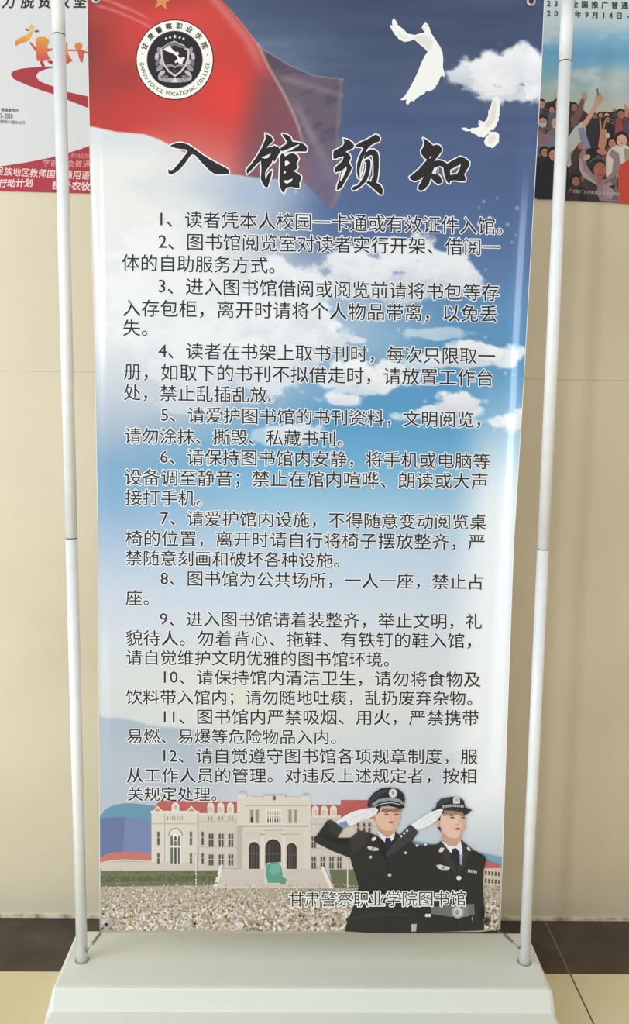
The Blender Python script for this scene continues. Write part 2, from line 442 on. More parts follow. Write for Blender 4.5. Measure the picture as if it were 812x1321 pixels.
    red = mixc(red, (128,92,108), ss(310, 350, x)*ss(170, 215, y)*.8)
    red = mixc(red, (206,120,116), np.exp(-((x-ridge+10)/8)**2)*(1-ss(60, 110, y))*.7)
    for (a0, a1, cy0, k0) in ((112, 200, -6, .0075), (122, 215, 4, .0072), (150, 170, -10, .02)):
        yy = cy0+(x-112)*.2+((x-112)**2)*.0022*(1 if a1 > 180 else 2.2)
        red = mixc(red, (224,136,128), np.exp(-((y-yy)/2.0)**2)*ss(a0-4, a0+8, x)*(1-ss(a1-20, a1, x))*.6)
    tail = np.zeros(c.shape)+np.array([104,84,98.])
    tn = fbm(x/26+.02*y, y/16+x/60, 5)
    tail = mixc(tail, (72,62,80), ss(.48, .7, tn)*.8)
    tail = mixc(tail, (156,132,136), np.exp(-(((y-(100+(x-365)*.30))/5)**2))*ss(350, 372, x)*.5)
    tail = mixc(tail, (158,140,146), np.exp(-(((x-(385+(y-140)*.5))/7)**2))*ss(120, 150, y)*.6)
    tail = mixc(tail, (120,104,124), ss(170, 230, y)*.7)
    tail = mixc(tail, (150,130,136), np.exp(-((x-rend+4)/3)**2)*.5)
    flag = tail*(1-main[..., None])+red*main[..., None]
    rl = np.exp(-((x-ridge)/2.2)**2)*ss(20, 60, y)*(1-ss(165, 200, y)); flag = mixc(flag, (196,160,150), rl*.75)
    tl_ = np.exp(-((y-top)/1.3)**2)*ss(290, 300, x); flag = mixc(flag, (214,176,168), tl_*.7)
    alpha = fm*(1-.22*ss(330, 440, x))
    c = c*(1-alpha[..., None])+flag*alpha[..., None]
    return np.clip(c, 0, 255), fm > .5, (cm > .5) & (fm < .5)

ban = empty('banner', (0, 0, HB), 'tall glossy blue-sky banner of library rules hung between the white poles', 'banner')
NX, NY = 372, 800
S, T = np.meshgrid(np.linspace(0, 1, NX), np.linspace(0, 1, NY))
PY = YT+(YB(S)-YT)*T; PX = XL(PY)+(XR(PY)-XL(PY))*S
DD = depth_n(PX, PY)
colr, mflag, mcloud = banner_picture(PX, PY)
sheet = grid_mesh('sheet', PX, PY, DD, colr, ~mflag, m_print, ban)
grid_mesh('printed_flag', PX, PY, DD, colr, mflag, m_print, sheet)
# white cut edge and back of the sheet
m_back = material('white_vinyl_back', (236,237,236), rough=.6); noise_mix(m_back, 60, (234,235,234), (240,240,239))
st_ = 8
grid_mesh('backing', PX[::st_-1, ::7], PY[::st_-1, ::7], DD[::st_-1, ::7]+.0009, colr[::st_-1, ::7], None, m_back, sheet)
bm = bmesh.new()
for xs_ in (XL, XR):
    pth = [U(xs_(y), y, depth(xs_(y), y)) for y in np.linspace(YT, 1199, 60)]
    tube(bm, pth, .0006, 6)
mesh_obj('hem_edge', bm, m_back, sheet)

INK = (38,34,36)
def PB(): return Print(depth)

# title in brush strokes
p = PB(); K = 100/812
TI = [((205,165), [[(118,185),(150,170),(200,155),(250,157),(310,175),(370,215),(440,268),(520,320),(610,370),(690,412),(730,435),(738,460),(730,483),(690,487),(630,488),(585,482),(545,458),(500,415),(450,365),(410,318),(375,283),(350,278),(325,300),(280,365),(230,425),(180,465),(140,487),(115,490),(100,470),(97,430),(120,445),(150,435),(190,390),(240,330),(290,265),(300,240),(280,225),(230,222),(175,212),(140,200)]], [], []),
 ((310,160), [[(262,95),(325,130),(348,165),(335,190),(275,248),(340,235),(355,222),(375,232),(405,245),(415,262),(430,280),(400,325),(375,370),(360,400),(345,370),(325,420),(280,475),(262,510),(265,575),(300,510),(335,480),(330,530),(310,600),(290,665),(262,660),(235,625),(215,570),(220,510),(222,450),(215,385),(175,420),(130,470),(75,525),(62,490),(80,460),(120,415),(170,345),(225,250),(262,165),(268,130)],
   [(440,100),(490,110),(530,140),(548,185),(600,190),(660,205),(695,235),(705,265),(690,290),(620,288),(540,290),(460,300),(440,285),(415,262),(440,235),(480,210),(490,185),(470,150),(445,120)],
   [(440,300),(465,320),(470,340),(520,310),(560,305),(600,330),(615,365),(600,395),(590,420),(605,450),(590,475),(555,490),(600,515),(640,545),(640,580),(620,620),(625,665),(595,672),(540,660),(490,665),(470,690),(462,725),(440,710),(420,670),(410,600),(415,480),(420,380),(415,340)]],
   [[(222,352),(325,308),(292,355),(262,362)], [(430,290),(520,255),(620,210),(615,225),(530,275),(440,310)], [(470,390),(490,380),(520,405),(500,430),(470,440)], [(460,495),(480,490),(475,515),(455,525)], [(455,590),(500,590),(550,570),(540,600),(490,625),(460,610)], [(475,320),(500,298),(520,300),(500,320),(480,335)]], []),
 ((415,160), [[(225,150),(280,165),(320,190),(345,225),(330,255),(290,272),(255,290),(295,320),(310,355),(290,400),(305,430),(320,460),(300,510),(260,580),(215,660),(180,690),(160,690),(165,640),(185,590),(195,540),(210,485),(180,495),(150,510),(138,490),(140,460),(170,430),(215,390),(235,340),(200,345),(150,365),(125,365),(122,310),(130,280),(180,255),(225,225),(240,190)],
   [(355,225),(400,195),(470,165),(530,130),(565,110),(600,120),(615,150),(605,185),(560,200),(510,230),(475,270),(455,315),(435,360),(418,400),(400,480),(402,575),(385,565),(370,500),(372,420),(395,340),(440,252),(400,238),(360,240)],
   [(460,300),(510,265),(550,265),(590,295),(602,340),(602,450),(590,560),(578,615),(620,640),(645,690),(640,735),(618,740),(570,700),(520,655),(470,615),(490,590),(520,605),(530,560),(545,550),(545,440),(540,345),(520,325),(480,345),(455,365),(440,360)],
   [(470,370),(500,365),(515,390),(515,450),(500,530),(470,600),(420,650),(370,685),(330,695),(320,675),(335,655),(380,640),(420,590),(450,530),(468,460),(470,405),(448,395)]],
   [[(195,590),(205,530),(225,480),(262,445),(262,480),(235,540),(205,600)], [(430,420),(445,405),(447,450),(430,520),(410,575),(405,560),(418,500)]], []),
 ((520,160), [[(210,145),(250,165),(320,225),(350,215),(385,222),(408,250),(405,290),(370,340),(330,385),(380,378),(430,390),(465,415),(520,380),(600,340),(660,360),(700,400),(695,440),(665,490),(645,530),(660,565),(655,600),(600,600),(550,590),(500,595),(490,625),(470,615),(450,580),(432,520),(425,460),(390,440),(365,445),(362,520),(395,550),(412,590),(405,620),(370,632),(335,610),(295,565),(275,630),(230,685),(185,700),(160,685),(165,645),(190,610),(215,550),(185,580),(130,598),(85,585),(68,555),(100,530),(170,470),(230,400),(255,375),(225,355),(195,315),(190,275),(215,240),(225,190)]],
   [[(497,480),(550,452),(608,420),(588,492),(562,524),(497,532)], [(306,515),(328,460),(364,452),(352,492),(347,530)], [(275,355),(300,330),(290,360)]], [[(510,488),(552,468),(592,446),(575,485),(556,512),(510,518)]])]
WHT = (240,240,240)
for org, polys, holes, inner in TI:
    P_ = [sc(q, K, *org) for q in polys]
    for q in P_: p.poly(grown(q, 1.5), WHT)
    for q in P_: p.poly(q, INK)
    for h in holes: p.poly(sc(h, K, *org), (236,234,228))
    for h in inner: p.poly(sc(h, K, *org), (82,102,138))
p.build('title_lettering', m_ink, ban)

RULES = [
 [("1、读者凭本人校园一卡通或有效证件入馆。",202.4,282,663.8,292)],
 [("2、图书馆阅览室对读者实行开架、借阅一",204,311,646,319), ("体的自助服务方式。",157,338.5,369.9,342.8)],
 [("3、进入图书馆借阅或阅览前请将书包等存",203.2,368.5,645,377.5), ("入存包柜，离开时请将个人物品带离，以免丢",157.8,397,643,405), ("失。",158,422.6,205.6,423.6)],
 [("4、读者在书架上取书刊时，每次只限取一",204,452,640,459.5), ("册，如取下的书刊不拟借走时，请放置工作台",159,479,638,487.6), ("处，禁止乱插乱放。",159,506,368.8,510)],
 [("5、请爱护图书馆的书刊资料，文明阅览，",206.7,534.5,635.7,541.8), ("请勿涂抹、撕毁、私藏书刊。",160,561.7,457.4,566.5)],
 [("6、请保持图书馆内安静，将手机或电脑等",206,588.7,633,595), ("设备调至静音；禁止在馆内喧哗、朗读或大声",160,615.3,631,620.8), ("接打手机。",161,641.5,275.4,643)],
 [("7、请爱护馆内设施，不得随意变动阅览桌",206.5,668,628.5,673.7), ("椅的位置，离开时请自行将椅子摆放整齐，严",161.3,694,627,699.5), ("禁随意刻画和破坏各种设施。",161.5,719.5,452.4,723)],
 [("8、图书馆为公共场所，一人一座，禁止占",206.5,745.7,625,750.9), ("座。",161.8,771,206.8,771.5)],
 [("9、进入图书馆请着装整齐，举止文明，礼",205.5,798,623,801.7), ("貌待人。勿着背心、拖鞋、有铁钉的鞋入馆，",161.5,822.8,623.6,826.5), ("请自觉维护文明优雅的图书馆环境。",162,848,516.6,850.8)],
 [("10、请保持馆内清洁卫生，请勿将食物及",207,873,621,876.4), ("饮料带入馆内；请勿随地吐痰，乱扔废弃杂物。",162,899,624,900.8)],
 [("11、图书馆内严禁吸烟、用火，严禁携带",207,924.4,619,926), ("易燃、易爆等危险物品入内。",163,949.5,448,951)],
 [("12、请自觉遵守图书馆各项规章制度，服",206.5,974.7,617,976), ("从工作人员的管理。对违反上述规定者，按相",162.8,1000,616.3,1001), ("关规定处理。",164,1024,293.6,1024.5)],
]
for para in RULES:
    for (t, x0, y0, x1, y1) in para:
        p = PB()
        p.text(t, x0, y0, x1, y1, 1.0-.07*(y0-285)/740, INK, halo=(236,238,240), hr=1.15, bold=.10)
        p.build('rule_lettering', m_ink, ban)
p = PB(); p.k = 800
p.text("甘肃警察职业学院图书馆", 372, 1160.3, 602, 1159, 1.0, (40,38,38), halo=(240,240,236), hr=1.5)
p.build('library_name_lettering', m_ink, ban)

# college emblem
p = PB(); ex, ey, KY = 225.6, 77.0, 1.035
cir = lambda r, c: p.ell(ex, ey, r, r*KY, c, n=64)
cir(50.2, (40,30,34)); cir(49.0, (240,238,228)); cir(36.2, (120,112,112)); cir(35.5, (38,34,40))
emb = p.build('college_emblem', m_ink, ban)
p = PB(); p.k = 8
for ch, a in zip("甘肃警察职业学院", (-67, -47, -29, -10.5, 8, 27, 46, 65)):
    r = math.radians(a); p.glyph(ch, ex+42.3*math.sin(r), ey-42.3*KY*math.cos(r), 8.6, 8.6, (40,36,36), rot=r, bold=.22)
for a in (-80, 82): p.ell(ex+42.5*math.sin(math.radians(a)), ey-42.5*KY*math.cos(math.radians(a)), .8, .8, (40,36,36), n=8)
txt = "GANSU POLICE VOCATIONAL COLLEGE"
wds = [(.45 if c == ' ' else .35 if c == 'I' else 1.) for c in txt]; tot = sum(wds); u = 0
for c, wd in zip(txt, wds):
    a = math.radians(-94 - (172)*(u+wd/2)/tot + 0); u += wd
    # angle measured clockwise from up, running along the bottom from left to right
    if c != ' ': p.glyph(c, ex+42.6*math.sin(a), ey-42.6*KY*math.cos(a), 6.4, 7.0, (48,44,44), rot=a+math.pi, bold=.1)
p.build('ring_lettering', m_ink, emb)
p = PB(); p.k = 8; K = 110/812; G = (176,168,170)
for (x, y, r) in ((411,200,22),):
    p.poly(sc([(x+r*(1 if i % 2 == 0 else .42)*math.sin(i*math.pi/5), y-r*(1 if i % 2 == 0 else .42)*math.cos(i*math.pi/5)) for i in range(10)], K, 170, 20), (238,236,232))
for x, y in ((328,218),(366,208),(458,210),(494,220)): p.ell(170+x*K, 20+y*K, 1.5, 1.5, (225,222,220), n=8)
for sgn in (-1, 1):     # laurel leaves on both sides
    for i, (dx, dy, rr) in enumerate(((150,-95,75),(172,-40,95),(165,15,110),(150,70,125),(125,120,140),(100,160,160),(130,60,120),(125,0,110))):
        p.ell(170+(412+sgn*dx)*K, 20+(430+dy)*K, 5.2, 2.6, ((150,142,146), (190,182,184), (122,114,120))[i % 3], n=12, rot=90+sgn*(rr-90)*-1)
p.poly(sc([(250,570),(300,600),(412,590),(520,600),(575,570),(570,610),(520,632),(412,640),(310,632),(255,610)], K, 170, 20), (170,162,164))
p.poly(sc([(380,632),(412,595),(440,632)], K, 170, 20), (226,220,220))
for x in (300,340,480,520): p.line(sc([(x-14,598),(x+14,632)], K, 170, 20), .8, (96,88,92))
sh = [(410,240),(450,262),(500,280),(520,310),(550,318),(548,400),(520,480),(470,545),(412,585),(350,540),(300,470),(278,390),(272,312),(310,290),(350,262)]
p.poly(sc(sh, K, 170, 20), (206,200,200))
p.poly(sc([(412+(x-412)*.87, 405+(y-405)*.88) for x, y in sh], K, 170, 20), (40,36,42))
p.poly(sc([(275,318),(308,296),(350,268),(410,248),(450,270),(500,288),(520,316),(500,312),(450,300),(412,282),(370,300),(320,322)], K, 170, 20), (120,112,116))
p.poly(sc([(300,325),(330,305),(360,285),(385,320),(420,350),(440,345),(450,365),(440,380),(465,410),(485,395),(510,405),(490,430),(480,465),(455,465),(440,440),(415,455),(412,435),(435,415),(430,390),(390,360),(345,345)], K, 170, 20), (236,234,232))
p.poly(sc([(330,462),(370,460),(412,482),(455,460),(500,462),(488,486),(455,480),(412,502),(370,482),(342,488)], K, 170, 20), (150,142,146))
p.poly(sc([(385,520),(440,520),(412,545)], K, 170, 20), (84,78,84))
p.build('shield', m_ink, emb)

# stars of the flag near the top edge
p = PB(); cx_, cy_, r = 209, 1, 13
p.poly([(cx_+r*(1 if i % 2 == 0 else .42)*math.sin(i*math.pi/5+.15), cy_-r*(1 if i % 2 == 0 else .42)*math.cos(i*math.pi/5+.15)) for i in range(10)], (216,140,84))
p.build('printed_star', m_ink, ban)

# doves
p = PB(); K = 120/812
dv = sc([(88,155),(100,150),(112,162),(108,118),(118,97),(130,95),(145,115),(160,150),(205,185),(245,225),(310,238),(345,225),(390,217),(393,205),(380,197),(368,180),(372,165),(385,140),(400,130),(420,140),(435,170),(450,220),(490,280),(530,340),(550,390),(556,450),(553,520),(568,570),(565,608),(545,590),(532,602),(515,650),(480,705),(440,730),(410,725),(385,755),(350,770),(320,795),(295,820),(285,810),(265,825),(250,848),(230,835),(235,800),(205,808),(180,803),(215,775),(250,725),(290,650),(330,570),(365,480),(395,420),(420,385),(390,350),(345,315),(300,275),(260,292),(215,298),(170,275),(135,235),(105,190)], K, 490, 10)
p.poly(dv, (242,242,238))
p.poly(sc([(300,262),(345,245),(395,240),(430,250),(445,320),(425,370),(390,335),(345,300)], K, 490, 10), (226,224,214))
p.poly(sc([(440,240),(470,290),(450,370),(425,380),(440,320)], K, 490, 10), (228,227,222))
p.poly(sc([(150,190),(200,230),(260,262),(215,280),(165,245)], K, 490, 10), (232,231,224))
p.ell(490+406*K, 10+158*K, .8, .9, (60,56,56), n=8); p.poly(sc([(366,172),(382,176),(376,192)], K, 490, 10), (190,170,160))
p.build('printed_dove', m_ink, ban)
p = PB(); K = 80/812
p.poly(sc([(515,180),(524,270),(530,285),(548,180),(553,230),(548,275),(585,205),(582,255),(600,260),(612,320),(606,350),(614,372),(606,400),(612,430),(602,460),(608,485),(596,520),(597,560),(575,600),(560,640),(525,690),(490,690),(480,710),(560,712),(600,740),(605,770),(598,800),(604,820),(590,860),(560,885),(540,905),(515,930),(495,912),(470,910),(455,898),(430,895),(415,870),(405,840),(420,800),(430,775),(400,785),(365,778),(330,780),(310,755),(290,740),(262,735),(240,725),(225,700),(175,705),(130,690),(105,660),(160,655),(225,685),(240,660),(300,660),(350,640),(330,610),(330,575),(350,558),(400,585),(440,550),(460,490),(460,432),(475,425),(495,370),(510,300)], K, 585, 100), (244,243,240))
p.poly(sc([(520,300),(560,300),(570,400),(540,560),(480,640),(430,660),(420,610),(470,540),(500,420)], K, 585, 100), (232,222,208))
p.poly(sc([(470,770),(540,740),(560,800),(520,860),(450,850)], K, 585, 100), (234,226,214))
p.line(sc([(420,780),(465,740)], K, 585, 100), 1.2, (120,112,108)); p.ell(585+350*K, 100+590*K, .7, .9, (60,60,66), n=8)
p.build('printed_dove', m_ink, ban)

# library building picture
p = PB()
WL, WD, WS, RF, WN, CRM = (208,198,188), (188,177,167), (216,208,198), (184,98,94), (84,77,75), (222,215,206)
K = 150/812; o_ = (125, 1020)
p.poly(sc([(22,180),(60,130),(120,100),(190,88),(270,90),(400,105),(400,250),(22,250)], K, *o_), (104,148,172))
p.poly(sc([(22,195),(120,184),(200,186),(300,196),(400,204),(400,470),(22,470)], K, *o_), (104,118,160))
p.poly(sc([(200,190),(300,196),(400,204),(400,440),(180,440)], K, *o_), (120,132,172))
p.poly(sc([(22,470),(80,438),(160,428),(240,425),(400,440),(400,492),(200,484),(100,492),(22,510)], K, *o_), (198,116,108))
p.line(sc([(22,505),(100,490),(200,484),(400,495)], K, *o_), 1.6, (222,196,184))
p.poly(sc([(22,512),(200,492),(400,500),(400,560),(22,560)], K, *o_), (192,184,174))
for i in range(9): p.ell(125+(30+i*16)*K, 1020+(552-i*3)*K, 1.6, 1.4, (232,230,224) if i % 2 else (120,110,96), n=8)
# wings: left wing pale stone
GY = 1112
def wing(x0, x1, yr, yt, yb_):    # roof and wall strip
    p.rect(x0, yr, x1, yt, RF); p.rect(x0, yt, x1, yb_, WL); p.rect(x0, yt-1, x1, yt+1.6, CRM); p.rect(x0, yt+9.5, x1, yt+10.8, WD)
    p.rect(x0, yb_-28, x1, yb_-27, WD)
wing(253, 308, 1034, 1050, 1120); wing(398, 450, 1038, 1053, 1122); wing(440, 486, 1032, 1056, 1122)
p.poly([(196,1046),(206,1033),(260,1034),(262,1047)], RF)
p.rect(195.5, 1047, 256, 1115, WS); p.rect(194, 1046, 257, 1049, CRM); p.rect(196, 1062, 256, 1063.4, WD); p.rect(212, 1049, 213.2, 1115, WD); p.rect(254.5, 1049, 256.5, 1120, WD)
p.rect(130, 1112, 300, 1124, (206,196,186))
for x in (203.5, 247): p.poly([(x-8,1047.5),(x,1039.5),(x+8,1047.5)], CRM); p.poly([(x-4.5,1046.5),(x,1042),(x+4.5,1046.5)], (196,140,130))
p.ell(226.5, 1040.5, 5, 5.5, CRM, n=16); p.rect(221.5, 1040, 231.5, 1048, CRM); p.ell(226.5, 1041.5, 2.2, 2.6, WD, n=12)
for i in range(7): p.rect(216+i*3.1, 1053, 217.1+i*3.1, 1058, (150,138,128))
# great arched window
p.ell(226.5, 1078, 9.5, 10, (150,138,128), n=20, a0=180, a1=360); p.ell(226.5, 1078, 8.2, 8.6, (222,216,208), n=20, a0=180, a1=360)
p.rect(218.3, 1078, 234.7, 1114, (112,104,100))
p.ell(226.5, 1080, 3.6, 5, (238,236,230), n=16)
for x in (218.5, 223.4, 228, 233): p.rect(x, 1078, x+1.5, 1114, (240,238,232))
p.rect(218.5, 1091, 234.5, 1093.2, (240,238,232)); p.ell(226.5, 1081.5, 1.6, 3, WN, n=12); p.rect(225.2, 1094, 227.8, 1114, WN)
def win(x, y, w_, h_, bars=1):
    p.rect(x-w_/2-.8, y-1, x+w_/2+.8, y+h_+1, (196,184,172)); p.rect(x-w_/2, y, x+w_/2, y+h_, WN)
    for i in range(bars): p.rect(x-w_/2+w_*(i+1)/(bars+1)-.45, y, x-w_/2+w_*(i+1)/(bars+1)+.45, y+h_, (206,198,188))
    p.rect(x-w_/2, y+h_*.4, x+w_/2, y+h_*.4+.8, (206,198,188))
for x in (204.5, 246.5, 261.5): win(x, 1073, 2.6, 17, 0); win(x, 1101, 2.6, 13, 0)
for x in (272.5, 285.5, 298): win(x, 1075.5, 6, 17); win(x, 1102.5, 6, 14)
win(311.5, 1078, 2.8, 15, 0); win(311.5, 1103, 2.8, 15, 0)
for x in (392.5, ): win(x, 1079, 2.6, 16, 0); win(x, 1105, 2.6, 15, 0)
for x in (405, 416.5, 428, 438): win(x, 1079 if x < 410 else 1105, 5.4, 15); win(x, 1105.5, 5.4, 15)
for x in (268.5, 272.5, 282, 286, 295, 299): p.rect(x, 1053.5, x+1.3, 1058.5, (150,138,128))
for x in (272, 285, 297.5, 407, 418.5, 430.5):   # dormers
    y = 1038 if x < 350 else 1042
    p.ell(x, y+1.5, 4.4, 4.2, CRM, n=16); p.rect(x-4.4, y+1, x+4.4, y+13, CRM); p.rect(x-2.4, y+3, x+2.4, y+10, (196,184,172)); p.rect(x-.4, y+3, x+.4, y+10, CRM)
p.poly([(447,1052),(456,1036),(482,1033),(482,1056)], (186,92,88))
for x in (462.5, 470, 477): win(x, 1062, 3, 12, 0)
# central block
p.rect(306, 1028, 401, 1122, WS)
p.rect(307, 1024, 319, 1030, CRM); p.rect(309, 1020.5, 317, 1022, WD); p.rect(389, 1027, 400, 1032, CRM); p.rect(391, 1023.5, 398, 1025, WD)
p.poly([(318,1030),(320,1026),(341,1030),(341,1025.5),(368,1025.5),(368,1031),(398,1033),(398,1042),(318,1042)], WS)
p.rect(340, 1025, 369, 1026.5, WD); p.ell(354, 1029.5, 2.3, 3.2, (120,96,80), n=12)
p.rect(316, 1038.5, 398, 1040, WD); p.rect(306, 1064.5, 398, 1067, WD); p.rect(306, 1062.5, 398, 1064, CRM)
for x in (325, 332, 374.5, 381.5): p.rect(x-2.4, 1044, x+2.4, 1062, (178,166,154)); p.rect(x-1.3, 1045, x+1.3, 1061, (150,142,134))
p.rect(323.8, 1054, 326.6, 1061, (52,46,44))
p.rect(344, 1044.5, 363.5, 1062, (232,228,220))
for i in range(6): p.rect(345.2+i*3.05, 1046, 347+i*3.05, 1061.5, (168,160,152)); p.rect(345.2+i*3.05, 1056, 347+i*3.05, 1061.5, (86,78,74))
p.rect(344, 1051.5, 363.5, 1052.6, (232,228,220))
p.rect(306, 1067, 313, 1122, WD); p.rect(314.5, 1070, 391, 1122, (212,202,190))
for x in (339, 366): p.rect(x-2, 1072, x+2, 1122, CRM); p.rect(x-3, 1075, x+3, 1078, WD)
for (x, w_, yt) in ((328, 6.7, 1086), (352.6, 10.2, 1082.5), (376.5, 6.5, 1087.5)):
    p.rect(x-w_-3, yt-12, x+w_+3, yt-10.8, WD)
    h = w_*1.02; dk = (62,56,56)
    p.ell(x, yt+h, w_+1.4, h+1.6, CRM, n=24, a0=180, a1=360); p.ell(x, yt+h, w_, h, dk, n=24, a0=180, a1=360); p.rect(x-w_, yt+h, x+w_, 1121.5, dk)
    for j in range(3): p.rect(x-w_+w_*(j+1)/2-.5, yt+h*.7, x-w_+w_*(j+1)/2+.4, 1121, (96,90,88))
    p.rect(x-w_, yt+h+8, x+w_, yt+h+9, (96,90,88))
# lawn, steps, green cover
p.poly([(130,1124),(285,1123),(278,1142),(130,1144)], (112,114,84)); p.poly([(130,1131),(282,1130),(279,1136),(130,1138)], (94,98,72))
p.poly([(425,1122),(480,1122),(480,1146),(430,1146)], (108,112,84))
for i in range(260):
    x = 131+rng.random()*150; y = 1124+rng.random()*18; v = rng.random()*40
    p.poly([(x-1.5,y),(x,y-1.2),(x+1.5,y),(x,y+1)], (88+v,94+v,66+v*.9), up=1+i % 40)
p.poly([(285,1121),(418,1121),(432,1146),(276,1146)], (208,196,186))
for i in range(6): p.line([(284-i*1.2, 1125+i*3.4), (419+i*2, 1125+i*3.4)], .6, (194,180,170))
p.poly([(284,1116),(288,1115),(281,1143),(275,1144)], (232,226,218)); p.poly([(414,1118),(418,1118),(430,1146),(425,1146)], (232,226,218))
p.poly([(341,1120),(345,1113),(364,1112),(368,1126),(370,1141),(341,1141)], (210,204,194))
p.poly([(344,1116),(350,1112.5),(360,1112.5),(363,1118),(365,1128),(364,1139),(346,1139),(343,1128)], (92,158,138)); p.poly([(350,1115),(360,1114),(362,1124),(352,1130),(347,1124)], (112,176,156)); p.poly([(362,1130),(370,1134),(368,1141),(362,1140)], (96,150,130))
p.rect(252.3, 1102, 253.8, 1143, (226,222,214)); p.rect(250.4, 1100.5, 255.6, 1103, (200,194,186)); p.rect(448, 1108, 449.4, 1146, (222,218,210))
p.build('printed_building', m_ink, ban)
p = PB(); p.k = 120
# low houses at the right edge
p.poly([(622,1108),(646,1116),(646,1128),(622,1124)], (190,104,98)); p.rect(622, 1120, 647.2, 1146, (206,194,178))
for i in range(5): p.rect(626+i*4.2, 1123+i*.5, 628.5+i*4.2, 1128.5+i*.5, (96,86,78)); p.rect(626+i*4.2, 1133.5+i*.4, 628.5+i*4.2, 1139+i*.4, (96,86,78))
p.build('printed_house', m_ink, ban)

# flower field
p = PB(); p.k = 215
fx_ = list(np.linspace(130, 590, 8))+list(np.linspace(598, 645.5, 14))
for i in range(len(fx_)-1):
    a_, b_ = fx_[i], fx_[i+1]; bt = lambda x: np.interp(x, [130, 500, 618, 646], [1202.8, 1203, 1201.6, 1198.8])
    p.poly([(a_, 1141+(a_-130)*.006), (b_, 1141+(b_-130)*.006), (b_, bt(b_)), (a_, bt(a_))], (178,166,146), up=1)
p.k += 2
for i in range(7200):
    y = 1140+63*rng.random()**.85; x = XL(y)+2.5+rng.random()*(XR(y)-XL(y)-5)
    r = .7+1.5*(y-1138)/64*(.5+rng.random())
    if y+r > 1201.5: continue
    q = fbm(np.array(x/24), np.array(y/10)); t = rng.random()
    if t < .34-(q-.5)*.9*((y-1140)/64): c = (196+30*rng.random(), 176+32*rng.random(), 168+30*rng.random())
    elif t < .55: c = (222+20*rng.random(), 212+20*rng.random(), 204+24*rng.random())
    elif t < .75: c = (168+20*rng.random(), 150+22*rng.random(), 126+18*rng.random())
    elif t < .93: d = 36*rng.random(); c = (122+d, 118+d, 82+d)
    else: c = (112,100,80)
    p.ell(x, y, r*1.15, r*.8, c, n=6, rot=rng.random()*180, up=1+i % 80)
ff = p.build('printed_flower_field', m_ink, ban); ff['kind'] = 'stuff'

